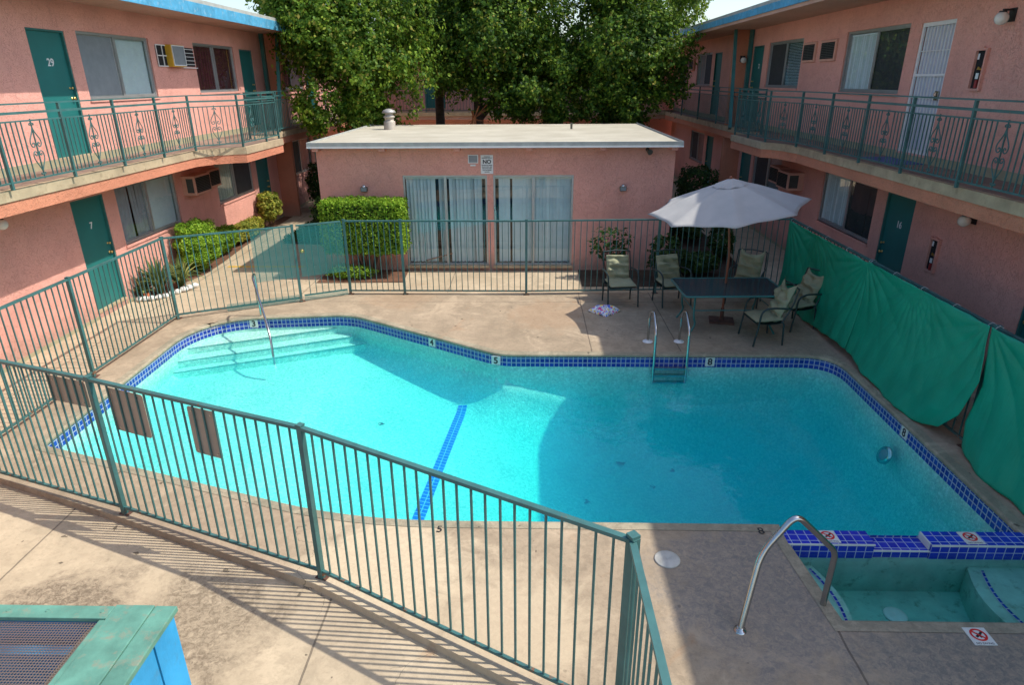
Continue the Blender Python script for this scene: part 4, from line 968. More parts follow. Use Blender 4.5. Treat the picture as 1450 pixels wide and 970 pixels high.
wall_ac('air_conditioner', orgR(16.36, 4.34, .70), rzR, .70, .43, .05, 'louvred wall vent unit on the upper right wall, farther of two')
wall_ac('air_conditioner', orgR(15.95, 1.50, .72), rzR, .72, .42, .38, 'boxy air conditioner jutting from the lower right wall behind the parasol')
wall_ac('air_conditioner', orgR(16.9, 1.50, .72), rzR, .72, .42, .25, 'dim air conditioner on the lower right wall, farther of two')
wall_ac('air_conditioner', orgR(27.9, 4.3, .7), rzR, .7, .43, .1, 'far air conditioner in deep shade at the end of the upper right wall')

# balcony railings --------------------------------------------------------
def scroll_pts():
    a = [(0, -.30), (.03, -.235), (.066, -.17), (.086, -.115), (.083, -.065), (.06, -.03), (.03, -.035), (.02, -.065), (.038, -.085), (.055, -.072), (.052, -.058)]
    b = [(0, .30), (.02, .235), (.056, .175), (.086, .12), (.09, .075), (.07, .035), (.038, .035), (.024, .062), (.036, .085), (.054, .08), (.055, .065)]
    c = [(.0, .33), (.02, .345), (.035, .335), (.033, .32), (.022, .322)]
    d_ = [(.0, -.33), (.02, -.345), (.035, -.335), (.033, -.32), (.022, -.322)]
    return [a, b, c, d_]
def smooth_line(p, n=3):
    P_ = [Vector((x, 0, z)) for x, z in p]; out = []
    for i in range(len(P_)-1):
        p0, p1, p2, p3 = P_[max(i-1, 0)], P_[i], P_[i+1], P_[min(i+2, len(P_)-1)]
        for k in range(n):
            t_ = k/n; out.append(.5*((2*p1)+(-p0+p2)*t_+(2*p0-5*p1+4*p2-p3)*t_*t_+(-p0+3*p1-3*p2+p3)*t_**3))
    out.append(P_[-1]); return out
sm = MB()
for pl in scroll_pts():
    for s_ in (-1, 1): sm.tube([Vector((p.x*s_*1.15, 0, p.z)) for p in smooth_line(pl)], .0078, 5)
sm.box(-.007, -.007, -.40, .007, .007, .40)
scroll_me = None
RH = 1.07
rail_pk = {}
def railing(label, pts, z=SLAB, sp=.092, scroll=True, first=True, bays=None):
    global scroll_me
    r = empty('balcony_railing', (0, 0, 0), 0, label, 'railing', 'teal balcony railings')
    for i in range(len(pts)-1):
        a, b = Vector(pts[i]), Vector(pts[i+1]); L = (b-a).length; ang = math.atan2(b.y-a.y, b.x-a.x)
        m = MB(); m.bar((*a, z+RH), (*b, z+RH), .04, .02); m.bar((*a, z+RH-.115), (*b, z+RH-.115), .03, .032); m.bar((*a, z+RH-.22), (*b, z+RH-.22), .02, .02)
        m.build('top_rail', 'teal', r); m = MB(); m.bar((*a, z+.09), (*b, z+.09), .022, .022); m.build('bottom_rail', 'teal', r)
        m = MB(); m.box(-.019, -.019, z, .019, .019, z+RH+.01); m.build('post', 'teal', r, loc=(a.x, a.y, 0), rz=ang)
        n = max(2, round(L/sp)); mid = n//2 if scroll and L > .9 else -9
        if 'p' not in rail_pk:
            q = MB(); q.box(-.0065, -.0065, .09, .0065, .0065, RH-.22); me = bpy.data.meshes.new('baluster'); me.from_pydata(q.v, [], q.f); me.materials.append(M['teal']); rail_pk['p'] = me
        for k in range(1, n):
            if abs(k-n/2) < 1.1 and mid > 0 and n % 2 == 0: continue
            if mid > 0 and n % 2 == 1 and abs(k-n/2) < .9: continue
            p = a.lerp(b, k/n); o = bpy.data.objects.new('baluster', rail_pk['p']); link(o, r); o.location = (p.x, p.y, z); o.rotation_euler = (0, 0, ang)
        if mid > 0:
            p = a.lerp(b, .5)
            if scroll_me is None:
                t_ = sm.build('scrollwork', 'teal', r, loc=(p.x, p.y, z+.47), rz=ang); scroll_me = t_.data
            else:
                t_ = bpy.data.objects.new('scrollwork', scroll_me); link(t_, r); t_.location = (p.x, p.y, z+.47); t_.rotation_euler = (0, 0, ang)
    m = MB(); m.box(-.019, -.019, z, .019, .019, z+RH+.01); m.build('post', 'teal', r, loc=(*pts[-1], 0)); return r
ysx = [6.1, 7.40, 8.68, 9.98, 11.3, 12.6, 13.85]
railing('teal railing with scrollwork on the left balcony, in front of door 29', [(-6.87, y) for y in ysx])
railing('teal corner railing where the left balcony bulges out by the tree', [(-6.87, 13.85), (-6.22, 14.68), (-6.2, 16.0), (-6.2, 16.82)], scroll=True)
railing('far teal railing on the left balcony, half hidden by the tree', [(-6.2, 16.82), (-6.93, 16.85), (-6.95, 19.0), (-6.95, 21.3), (-6.95, 23.6), (-6.95, 26)], scroll=False, sp=.13)
yr = [6.1, 7.38, 8.7, 10.08, 11.4, 12.75, 14.15]
railing('teal railing with scrollwork on the shaded right balcony, in front of the white door', [(5.53, y) for y in yr])
railing('teal corner railing where the right balcony bulges out near the orange wall', [(5.53, 14.15), (5.28, 15.3), (5.24, 16.4), (5.23, 17.42)], scroll=True)
railing('far teal railing in deep shade on the right balcony beside the tree', [(5.23, 17.42), (5.9, 17.45), (5.9, 19.6), (5.9, 21.8), (5.9, 24.2), (5.9, 26.8)], scroll=False, sp=.13)

# back wing ---------------------------------------------------------------
bb = empty('apartment_building', (0, 0, 0), 0, 'pink rear apartment wing glimpsed beyond the trees, teal door upstairs', 'building', 'two storey pink apartment wings')
ops = [(3.0+.6, ZF+.1, 3.9+.6, ZF+2.13), (3.6+.9+.7, 3.85, 7.4, 5.0), (9.0, ZF+.1, 9.9, ZF+2.13), (3.6, .1, 4.5, 2.13), (6.0, 1.1, 8.0, 2.2)]
m = MB(); wall_sheet(m, 15.2, 5.55, ops); w_ = m.build('wall', 'pink', bb); w_.location = (-8.3, 31.8, -.1)
for (x0, z0, x1, z1) in ops:
    if x1-x0 < 1: door(bb, (-8.3+x0, 31.8, z0-.1), 0, x1-x0, z1-z0)
    else: window(bb, (-8.3+x0, 31.8, z0-.1), 0, x1-x0, z1-z0, ('sheet', 'sheer'), ('screen', 'slatdark'))
m = MB(); m.box(-8.3, 30.3, SLAB-.15, 6.9, 31.79, SLAB); m.build('balcony_slab', 'slab', bb)
m = MB(); m.box(-8.3, 30.34, SLAB-.3, 6.9, 31.79, SLAB-.151); m.build('balcony_fascia', 'soffit', bb)
m = MB(); m.box(-9, 30.2, 5.35, 7.6, 38, 5.6); m.build('roof', 'roofgrey', bb)
railing('far rear balcony railing behind the tree trunks', [(-6.5, 30.4), (-4.5, 30.4), (-2.3, 30.4), (-.1, 30.4), (2.1, 30.4), (4.4, 30.4)], scroll=False, sp=.14)

# ------------------------------------------------------------------ pool house
ph = empty('pool_house', (-.73, 17.5, 0), 0, 'small pink flat roofed pool house with two sliding glass doors', 'pool house')
ph.location = (0, 0, 0)
X0, X1, YF, YB, ZR = -4.62, 3.17, 14.6, 20.6, 2.70
m = MB(); q = MB()
sl_ops = [(-2.76-X0, .13, -.90-X0, 2.17), (-.765-X0, .13, 1.0-X0, 2.17)]
wall_sheet(q, X1-X0, ZR+.1, sl_ops, .14)
q.v = [(v[0]+X0, v[1]+YF, v[2]-.1) for v in q.v]
q.add([(X0, YF, -.1), (X0, YB, -.1), (X0, YB, ZR), (X0, YF, ZR)], [(0, 1, 2, 3)]); q.add([(X1, YF, -.1), (X1, YB, -.1), (X1, YB, ZR), (X1, YF, ZR)], [(3, 2, 1, 0)]); q.add([(X0, YB, -.1), (X1, YB, -.1), (X1, YB, ZR), (X0, YB, ZR)], [(3, 2, 1, 0)])
q.build('wall', 'pink', ph)
m = MB(); m.box(-4.70, 14.33, 2.695, 3.25, 20.75, 2.755); rfh = m.build('roof', 'roofwhite', ph)
m = MB(); m.box(-4.71, 14.31, 2.70, 3.26, 14.329, 2.79); m.box(-4.72, 14.331, 2.70, -4.701, 20.76, 2.79); m.box(3.251, 14.331, 2.70, 3.27, 20.76, 2.79); m.build('gutter_edge', 'roofgrey', rfh)
m = MB(); m.box(-4.715, 14.302, 2.672, 3.265, 14.309, 2.705); m.build('drip_edge', 'white', rfh)
for xr in (-4.56, -3.13, -1.52, .03, 1.59, 3.10):
    m = MB(); m.box(xr-.07, 14.36, 2.60, xr+.07, 14.598, 2.694); m.build('rafter_tail', 'pink', ph, bevel=.01)
for i, (xa, xb) in enumerate(((-2.76, -.90), (-.765, 1.0))):
    W, H = xb-xa, 2.04; f = .04; m = MB(); xm = W*.5+(-.0)
    for a in ((0, .02, 0, f, .12, H), (W-f, .02, 0, W, .12, H), (f, .02, 0, W-f, .12, .05), (f, .02, H-f, W-f, .12, H), (xm-.03, .04, .05, xm+.03, .075, H-f)): m.box(*a)
    fr = m.build('sliding_door', 'alu', ph, loc=(xa, YF, .03))
    fr['label'] = 'left sliding door with gaps in its blinds' if i == 0 else 'right sliding door with closed blinds'
    for x0, x1, y in ((f, xm-.03, .055), (xm+.03, W-f, .085)):
        p = MB(); p.add([(x0, y, .05), (x1, y, .05), (x1, y, H-f), (x0, y, H-f)], [(0, 1, 2, 3)]); p.build('pane', 'glass', fr)
    m = MB(); n = 22; st = (W-.1)/n
    for k in range(n):
        if (i == 0 and k in (8, 11, 21)) or (i == 1 and k in (0, 4)): continue
        c = .05+(k+.5)*st; a = R(random.uniform(20, 55) if i == 0 else random.uniform(8, 24)); hw = .05
        if i == 0 and 8 < k < 11: a = R(50)
        tl = random.uniform(-.01, .01); dx, dy = hw*math.cos(a), hw*math.sin(a); y = .128
        m.add([(c-dx+tl, y-dy, .07), (c+dx+tl, y+dy, .07), (c+dx, y+dy, H-.06), (c-dx, y-dy, H-.06)], [(0, 1, 2, 3)])
    m.box(.04, .10, H-.09, W-.04, .16, H-.045); m.build('blind', 'slat', fr)
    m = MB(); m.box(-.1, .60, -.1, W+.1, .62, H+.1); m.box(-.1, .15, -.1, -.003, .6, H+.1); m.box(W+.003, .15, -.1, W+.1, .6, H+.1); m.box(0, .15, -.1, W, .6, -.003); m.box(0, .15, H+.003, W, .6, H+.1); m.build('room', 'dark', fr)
    m = MB(); m.box(-.02, -.10, -.03, W+.02, .02, .015); m.build('threshold', 'slab', fr)
    if i == 0:
        m = MB(); m.bar((W*.22, .10, .10), (W*.55, .115, .26), .025, .02); m.build('security_stick', 'wood', fr)
    else:
        m = MB(); m.box(.02, -.01, 1.0, .06, .02, 1.28); m.box(.01, -.03, 1.30, .05, .0, 1.36); m.build('handle', 'steel', fr)
def floodlamp(x, z, label):
    o = empty('wall_lamp', (x, YF, z), 0, label, 'wall lamp', 'bulkhead lamps on the pool house')
    m = MB(); m.box(-.07, -.10, -.10, .07, 0, .0); m.build('housing', 'fixture', o, bevel=.01)
    m = MB(); m.lathe([(.05*math.cos(PI*k/16), .05*math.sin(PI*k/16)) for k in range(8)], 16, (0, -.05, 0)); m.build('dome', 'bulb', o)
    m = MB(); m.box(-.06, -.105, -.09, .06, -.101, -.012); m.build('lens', 'screen', o)
floodlamp(-3.62, 1.83, 'small bulkhead lamp on the pool house wall above the clipped hedge')
floodlamp(2.08, 1.83, 'small bulkhead lamp on the pool house wall, right of the sliding doors')
o = empty('flood_light', (2.56, YF, 2.60), 0, 'tilted flood light under the right end of the pool house eave', 'flood light')
m = MB(); m.tube([(0, 0, 0), (0, -.1, -.02), (.03, -.2, -.04)], [.02, .03, .06], 12); m.build('housing', 'fixture', o)
m = MB(); m.lathe([(.04, 0), (.035, .02)], 14); m.build('mount', 'black', o, rot=(PI/2, 0, 0))
# signs on the pool house
def wsign(x0, x1, z0, z1, name, label, border=.012):
    m = MB(); m.box(x0, YF-.012, z0, x1, YF-.003, z1); o = m.build(name, 'white', bevel=.008); tag(o, label, 'sign', 'signs on the pool house wall'); return o
s1 = wsign(-1.03, -.76, 2.10, 2.50, 'pool_rule_sign', 'upright white pool rules sign with a large NO between the doors')
yy = YF-.0145
text('lettering', 'NO', .115, (-.895, yy, 2.355), (PI/2, 0, 0), 'ink', s1, .0008, bold=.004)
for k, (t_, sz) in enumerate((('WARNING', .026), ('LIFEGUARD ON DUTY', .022))): text('lettering', t_, sz, (-.895, yy, 2.462-.027*k), (PI/2, 0, 0), 'ink', s1, .0008, bold=.001)
for k in range(5): text('lettering', ('RUNNING OR DIVING', 'GLASS IN POOL AREA', 'PETS IN POOL AREA', 'FOOD OR DRINKS', 'ALCOHOL')[k], .023, (-.895, yy, 2.285-.036*k), (PI/2, 0, 0), 'ink', s1, .0008, bold=.0012)
s2 = wsign(-1.305, -1.085, 2.325, 2.505, 'notice_sign', 'small square white notice with grey face left of the NO sign')
m = MB(); m.box(-1.288, YF-.0145, 2.343, -1.102, YF-.0125, 2.488); m.build('face', 'drape', s2)
s3 = wsign(-1.26, -1.14, 2.265, 2.30, 'small_plate', 'tiny white plate just under the square notice')
# vents on the roof
o = empty('roof_vent', (-3.80, 18.75, 2.755), 0, 'stubby grey metal chimney vent with a cap on the pool house roof', 'roof vent')
m = MB(); m.lathe([(.16, 0), (.155, .20), (.145, .22), (.12, .22), (.12, .30), (.15, .31), (.16, .33), (.13, .36)], 22); m.build('stack', simple('galvanised', (.42, .38, .32), .6, .2, var=.25, scale=5), o)
m = MB(); m.lathe([(.12, .36), (.10, .42), (.18, .43), (.19, .45), (.15, .50), (.05, .54)], 22); m.build('cap', simple('galvanised_cap', (.33, .32, .30), .5, .4, var=.3, scale=7), o)
m = MB(); m.tube([(0, 0, 0), (0, 0, .16)], .03, 10); tag(m.build('vent_pipe', 'fixture', loc=(1.17, 18.6, 2.755)), 'thin dark vent pipe standing on the pool house roof', 'vent pipe')

# ------------------------------------------------------------------ patio set
tb = empty('patio_table', (3.42, 10.76, 0), R(1.5), 'rectangular dark glass patio table under the parasol', 'table')
tl_ = .86; tw = .53
m = MB(); m.box(-tl_+.03, -tw+.03, .70, tl_-.03, tw-.03, .708); m.build('glass_top', 'tableglass', tb)
m = MB(); m.tube(arc_path([(-tl_+.1, -tw, .70), (tl_, -tw, .70, .09), (tl_, tw, .70, .09), (-tl_, tw, .70, .09), (-tl_, -tw, .70, .09), (-tl_+.1, -tw, .70)]), .018, 8); m.build('rim', 'teal_dark', tb)
for sx in (-1, 1):
    for sy_ in (-1, 1):
        m = MB(); x, y = sx*.66, sy_*.40
        m.tube(arc_path([(x, y, .69), (x, y, .30, .12), (x-sx*.05, y, .18, .1), (x+sx*.06, y+sy_*.03, .0)]), .018, 8); m.build('leg', 'teal_dark', tb)
m = MB()
for sy_ in (-1, 1): m.tube([(-.66, sy_*.40, .42), (.66, sy_*.40, .42)], .010, 6)
for sx in (-1, 1): m.tube([(sx*.66, -.40, .42), (sx*.66, .40, .42)], .010, 6)
m.build('stretcher', 'teal_dark', tb)
um = empty('parasol', (3.44, 10.98, 0), 0, 'large pale grey eight sided parasol with a brown pole', 'parasol')
ux, uy = 3.33-3.44, 11.03-10.98
m = MB(); m.tube([(0, 0, .03), (0, 0, 1.2), (ux*.7, uy*.7, 2.0), (ux, uy, 2.44)], .021, 12); m.build('pole', 'wood', um)
cn = empty('canopy_frame', (0, 0, 0)); bpy.data.objects.remove(cn)
NR = 8; Rr, hh, tx, ty = 1.30, .44, .137, .04; a0 = R(169.8)
def rimpt(k, r=1.0): a = a0+k*2*PI/NR; return (Rr*r*math.cos(a), Rr*r*math.sin(a))
def canopy_pt(u, v):
    # u around 0..8, v radial 0..1
    k = int(u) % NR; t_ = u-int(u); p = rimpt(k); q_ = rimpt(k+1); rib = abs(2*t_-1)
    x = (p[0]+(q_[0]-p[0])*t_)*v; y = (p[1]+(q_[1]-p[1])*t_)*v
    edge_in = 1-.05*(1-rib**2)*v; x *= edge_in; y *= edge_in
    sag = -.055*(1-rib**2)*math.sin(PI*min(1, v*.95))*v
    z = 2.45-hh*(v**1.12)+sag*.8+tx*x+ty*y+.006*math.sin(11*u+7*v)*v
    return (ux+x, uy+y, z)
m = MB(); m.grid(lambda u, v: canopy_pt(u*NR*.99999, v), NR*10, 16); cp = m.build('canopy', 'canvas', um)
sd_ = cp.modifiers.new('thickness', 'SOLIDIFY'); sd_.thickness = .003
m = MB(); m.grid(lambda u, v: (lambda p: (p[0], p[1], p[2]+.035-.02*v+.006*math.sin(u*50)*v))(canopy_pt(u*NR*.99999, v*.22)), NR*8, 4); vt = m.build('vent_flap', 'canvas', um)
m = MB(); m.lathe([(.022, 0), (.03, .02), (.018, .05), (.004, .06)], 12, (ux, uy, 2.47)); m.build('finial', 'wood', um)
for k in range(NR):
    p = canopy_pt(k, .97); c = canopy_pt(k, .02); m = MB(); m.tube([(p[0], p[1], p[2]-.02), (c[0], c[1], c[2]-.03)], .007, 6); mid = canopy_pt(k, .5)
    m.tube([(mid[0], mid[1], mid[2]-.02), (ux*.8, uy*.8, 1.85)], .006, 6); m.build('rib', 'wood', um)
m = MB(); m.box(-.21, -.17, 0, .21, .17, .035); m.lathe([(.05, .035), (.035, .06), (.03, .25)], 14); m.build('base_plate', 'redbrown', um, rz=R(-12), bevel=.006)

def pillow(W, D, T, nx=14, ny=14, seed=0, wr=.008, top_pts=0):
    rs = np.random.default_rng(seed); ph_ = rs.uniform(0, 6, 6)
    m = MB()
    def half(sgn):
        def f(u, v):
            a, b_ = 2*u-1, 2*v-1; e = max(0, (1-abs(a)**4)*(1-abs(b_)**4))**.35
            x = W/2*a*(1-.03*(1-e)); y = D/2*b_
            if top_pts and b_ > .5: y += top_pts*abs(a)**3*(b_-.5)*2
            z = sgn*T/2*e+wr*(math.sin(b_*9+ph_[0]+a*2)+.6*math.sin(a*7+b_*5+ph_[1])+.5*math.sin(b_*17+ph_[2]))*e
            return (x, y, z)
        return f
    m.grid(half(1), nx, ny); g2 = MB(); g2.grid(half(-1), nx, ny); m.add(g2.v, [tuple(reversed(f)) for f in g2.f], True)
    return m
def chair(loc, rz, label, seed, slump=0.0):
    c = empty('patio_chair', (*loc, 0), rz, label, 'chair', 'cushioned patio chairs')
    for s_ in (-1, 1):
        x = s_*.29
        m = MB(); m.tube(arc_path([(x, -.27, 0), (x, -.22, .36, .05), (x, -.20, .60, .10), (x*1.05, -.05, .655, .1), (x, .27, .62)]), .016, 8); m.build('arm', 'black_green', c)
        m = MB(); m.tube([(x*.95, .22, 0), (x*.93, .20, .36), (x*.9, .17, .40)], .015, 8); m.build('leg', 'black_green', c)
        m = MB(); m.tube(arc_path([(x*.93, .16, .38), (x*.93, .30, .66, .1), (x*.9, .37, .93)]), .0125, 8); m.build('back_post', 'black_green', c)
    m = MB(); m.tube([(-.26, .37, .93), (0, .385, .95), (.26, .37, .93)], .0125, 8); m.build('top_bar', 'black_green', c)
    for a_ in ((-.23, .37, .28), (.18, .38, .27)): m = MB(); m.tube([(-a_[2], a_[0], a_[1]), (a_[2], a_[0], a_[1])], .012, 8); m.build('cross_rail', 'black_green', c)
    m = MB(); m.grid(lambda u, v: (-.26+.52*u, -.22+.40*v, .375-.02*math.sin(PI*v)), 6, 6); m.build('sling', 'black_green', c)
    o = pillow(.52, .48, .085, seed=seed).build('seat_cushion', 'cushion', c); o.location = (0, -.01, .42); o.rotation_euler = (R(3), 0, 0)
    o = pillow(.455, .50, .13, seed=seed+9, wr=.030, top_pts=slump, ny=24).build('back_cushion', 'cushion', c); o.location = (0, .225, .64); o.rotation_euler = (R(68), R(2)*(1 if seed % 2 else -1), 0)
    return c
M['black_green'] = simple('dark_green_metal', (.012, .035, .034), .4, var=.2)
chair((1.76, 11.98), R(8), 'cushioned patio chair alone left of the table, a sunlit patch on its shoulder', 1)
chair((2.75, 12.02), R(14), 'cushioned patio chair facing out at the left end of the table', 2)
chair((4.15, 12.05), R(-28), 'patio chair behind the table near the tarp corner, only its cushion top showing', 3, .12)
chair((3.86, 10.10), R(-84), 'patio chair with a pointed cushion, nearest the pool edge', 4, .16)
chair((4.62, 10.80), R(-72), 'patio chair pushed against the green tarp, bare frame above its cushion', 5, .10)
m = MB()
def lump(u, v):
    a = 2*PI*u; r = .21*(1+.25*math.sin(3*a)+.1*math.sin(7*a))*math.sin(v*PI/2*1.0)
    return (r*math.cos(a)*1.15, r*math.sin(a)*.8, .012+.11*math.cos(v*PI/2)*(1+.3*math.sin(5*a+4*v))+.015*math.sin(9*a)*v)
m.grid(lump, 60, 14); tag(m.build('beach_towel', 'floral', loc=(1.42, 11.42, 0)), 'crumpled bright floral towel lying on the deck before the lone chair', 'towel')

# ------------------------------------------------------------------ cooler box (lower left)
cb = empty('evaporative_cooler', (-2.9, 2.0, 0), 0, 'blue boarded cooler box with green timber top and wire mesh, lower left corner', 'cooler box')
cb.location = (0, 0, 0)
xr, yb, zt = -2.02, 2.88, 1.20; xl, yf = -4.6, .9
m = MB()
nb = 9
for k in range(nb):
    y0_ = yf+(yb-.02-yf)*k/nb; y1_ = yf+(yb-.02-yf)*(k+1)/nb; m.box(xr-.045, y0_+.004, -.08, xr-.02-(.006 if k % 2 else 0), y1_-.004, zt-.04)
m.box(xl, yb-.05, -.08, xr-.046, yb-.02, zt-.04); m.box(xl, yf, -.08, xr-.046, yf+.03, zt-.04)
m.build('side_boards', 'blueboard', cb)
m = MB(); m.box(xr-.075, yf+.03, -.08, xr-.0465, yb-.052, zt-.05); m.build('backing', 'dark', cb)
m = MB(); m.box(xr-.125, yf, zt-.035, xr, yb, zt); m.build('edge_board', 'greenboard', cb, bevel=.004)
m = MB(); m.box(xr-.355, yf, zt-.03, xr-.13, yb, zt+.004); m.build('wide_board', 'greenboard', cb, bevel=.004)
m = MB(); m.box(xl, yb-.10, zt-.03, xr-.36, yb-.005, zt-.001); m.build('rear_board', 'greenboard', cb, bevel=.004)
m = MB(); m.box(xr-.40, yf, zt-.08, xr-.361, yb-.10, zt-.012); m.build('inner_frame', 'greenboard', cb, bevel=.003)
m = MB(); m.add([(xr-.402, yf, zt-.03), (xr-.402, yb-.101, zt-.03), (xr-.50, yb-.101, zt-.10), (xr-.50, yf, zt-.10)], [(0, 1, 2, 3)]); m.build('sloping_tray', 'slab', cb)
for x in (-2.43, -2.75, -2.98):
    m = MB(); m.lathe([(.012, 0), (.01, .005)], 10); m.build('bolt_head', 'greenboard', cb, loc=(x, yb-.05, zt-.001))
m = MB(); xa, xb_, ya, yb2, zz = xl, xr-.41, yf, yb-.101, zt-.035
m.add([(xa, ya, zz), (xb_, ya, zz), (xb_, yb2, zz), (xa, yb2, zz)], [(0, 1, 2, 3)], False, [[(xa, ya), (xb_, ya), (xb_, yb2), (xa, yb2)]]); m.build('wire_mesh', 'coolmesh', cb)
m = MB(); m.box(xl, yf, .35, xr-.05, yb-.06, .37); m.build('inner_floor', simple('rusty_pan', (.16, .10, .075), .9, var=.4, scale=5), cb)
m = MB(); m.box(xl, yb-.18, .37, xr-.42, yb-.11, zt-.2); m.build('inner_pipe_panel', 'blueboard', cb)

# ------------------------------------------------------------------ planting
def bed(name, pts, z=-.068, mat='dirt'):
    m = MB(); m.poly(pts, z); return tag(m.build(name, mat), kind='structure')
bed('planting_bed', [(-7.93, 12.35), (-7.5, 12.4), (-7.30, 13.2), (-7.5, 13.6), (-7.36, 14.2), (-7.40, 15.3), (-7.55, 17.0), (-7.62, 21.0), (-7.93, 21.0)], mat='dirt')
bed('planting_bed', [(-4.6, 13.55), (-2.7, 13.6), (-2.75, 14.58), (-4.6, 14.58)], -.066)
bed('planting_bed', [(1.15, 13.3), (3.4, 13.3), (3.4, 14.58), (1.15, 14.58)], -.066, 'mulch')
bed('planting_bed', [(3.45, 13.5), (4.85, 13.7), (5.0, 16.0), (4.9, 26.0), (3.45, 26.0)], -.064, 'mulch')
bed('planting_bed', [(-6.6, 17.2), (-4.75, 17.0), (-4.75, 27.0), (-6.9, 27.0)], -.064, 'mulch')
bed('planting_bed', [(-4.6, 20.9), (3.3, 20.9), (3.3, 27.0), (-4.6, 27.0)], -.060, 'mulch')
m = MB(); m.box(-7.12, 14.84, -.078, -6.1, 14.94, -.074); m.box(-6.1, 14.84, -.078, -5.3, 14.94, -.074); tag(m.build('painted_line', 'yellow'), kind='structure')
def shrub(name, label, cat, c, rad, n, size, mat, box=False, group=None, stems=6, zlow=.0, stem_r=.012, up=.3, aspect=.55):
    r = empty(name, (c[0], c[1], -.06), 0, label, cat, group)
    if box:
        # hedge: leaf shell on a rounded box
        P_ = RNG.uniform(-1, 1, (n, 3)); ax = RNG.choice(3, n, p=[.25, .4, .35]); sg = RNG.choice([-1, 1], n)
        P_[np.arange(n), ax] = sg*RNG.uniform(.84, 1.04, n); Nn = np.zeros((n, 3)); Nn[np.arange(n), ax] = sg
        k = np.abs(P_).max(1); rn = np.linalg.norm(P_, axis=1); P_ *= (1-.10*np.clip(rn-1.15, 0, 1))[:, None]
        P_ += RNG.normal(0, .03, (n, 3)); P_ = P_*np.array(rad)
    else:
        d_ = sphere_dirs(n); rr_ = RNG.uniform(.35, 1, n)**.4*(1+.13*np.sin(d_[:, 0]*7+1)*np.cos(d_[:, 1]*6)+.08*np.sin(d_[:, 2]*11)); P_ = d_*rr_[:, None]*np.array(rad); Nn = d_
    P_ = P_+np.array([0, 0, c[2]+.06]); P_[:, 2] = np.maximum(P_[:, 2], zlow+.02+RNG.uniform(0, .05, n))
    leaves('foliage', P_, Nn, size, mat, r, jitter=.75, up=up+.3, aspect=aspect)
    m = MB()
    for k in range(stems):
        a = 2*PI*k/stems+random.random(); q = (rad[0]*.6*math.cos(a), rad[1]*.6*math.sin(a), c[2]+.05+random.uniform(-.1, .2)*rad[2])
        m.tube([(q[0]*.2, q[1]*.2, 0), (q[0]*.5, q[1]*.5, q[2]*.5), q], [stem_r, stem_r*.8, stem_r*.4], 5)
    if not box:
        pass
    m.build('stem', 'bark', r); return r
hg = shrub('clipped_hedge', 'square clipped bright green hedge against the pool house wall', 'hedge', (-3.57, 14.16, 1.06), (.90, .36, .57), 17000, .058, 'leaf_hedge', True, stems=9, stem_r=.02)
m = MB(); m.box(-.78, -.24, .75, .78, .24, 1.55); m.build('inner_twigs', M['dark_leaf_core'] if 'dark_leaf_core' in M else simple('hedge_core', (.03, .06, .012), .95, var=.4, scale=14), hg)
shrub('ground_plant', 'low leafy weeds sprouting under the clipped hedge', 'plant', (-3.9, 13.85, .10), (.55, .22, .16), 1300, .05, 'leaf_hedge', stems=5)
b1 = shrub('round_bush', 'large rounded bright green bush under the lower left window', 'bush', (-7.52, 14.45, .60), (.44, .66, .56), 15000, .05, 'leaf_hedge', stems=7)
shrub('round_bush', 'looser green bush right behind the large rounded bush', 'bush', (-7.68, 16.0, .34), (.25, .75, .32), 4500, .065, 'leaf_hedge', stems=7)
shrub('round_bush', 'yellow green variegated bush by the far lower left door', 'bush', (-7.60, 19.1, .62), (.34, .42, .42), 4000, .08, 'leaf_yellow', stems=6)
shrub('round_bush', 'low variegated shrub between the yellow bush and the bed edge', 'bush', (-7.72, 17.6, .24), (.22, 1.1, .26), 4200, .075, 'leaf_yellow', stems=6)
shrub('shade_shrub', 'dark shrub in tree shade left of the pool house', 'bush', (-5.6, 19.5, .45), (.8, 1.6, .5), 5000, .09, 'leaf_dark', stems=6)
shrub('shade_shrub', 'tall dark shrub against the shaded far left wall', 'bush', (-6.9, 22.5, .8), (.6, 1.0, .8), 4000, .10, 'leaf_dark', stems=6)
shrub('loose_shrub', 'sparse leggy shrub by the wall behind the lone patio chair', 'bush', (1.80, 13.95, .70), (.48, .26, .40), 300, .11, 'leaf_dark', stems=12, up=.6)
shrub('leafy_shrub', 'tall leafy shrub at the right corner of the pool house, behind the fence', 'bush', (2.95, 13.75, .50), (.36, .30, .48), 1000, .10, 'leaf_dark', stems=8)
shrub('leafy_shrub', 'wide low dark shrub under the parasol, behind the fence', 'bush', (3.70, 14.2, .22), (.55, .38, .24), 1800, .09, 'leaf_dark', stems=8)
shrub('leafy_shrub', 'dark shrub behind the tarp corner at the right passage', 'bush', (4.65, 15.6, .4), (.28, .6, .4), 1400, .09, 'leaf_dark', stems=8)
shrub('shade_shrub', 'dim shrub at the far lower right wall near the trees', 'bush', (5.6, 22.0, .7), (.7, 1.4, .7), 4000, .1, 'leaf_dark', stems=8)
shrub('shade_shrub', 'dim shrub in the right passage beside the pool house wall', 'bush', (4.3, 18.0, .3), (.4, 1.3, .3), 2400, .1, 'leaf_dark', stems=8)
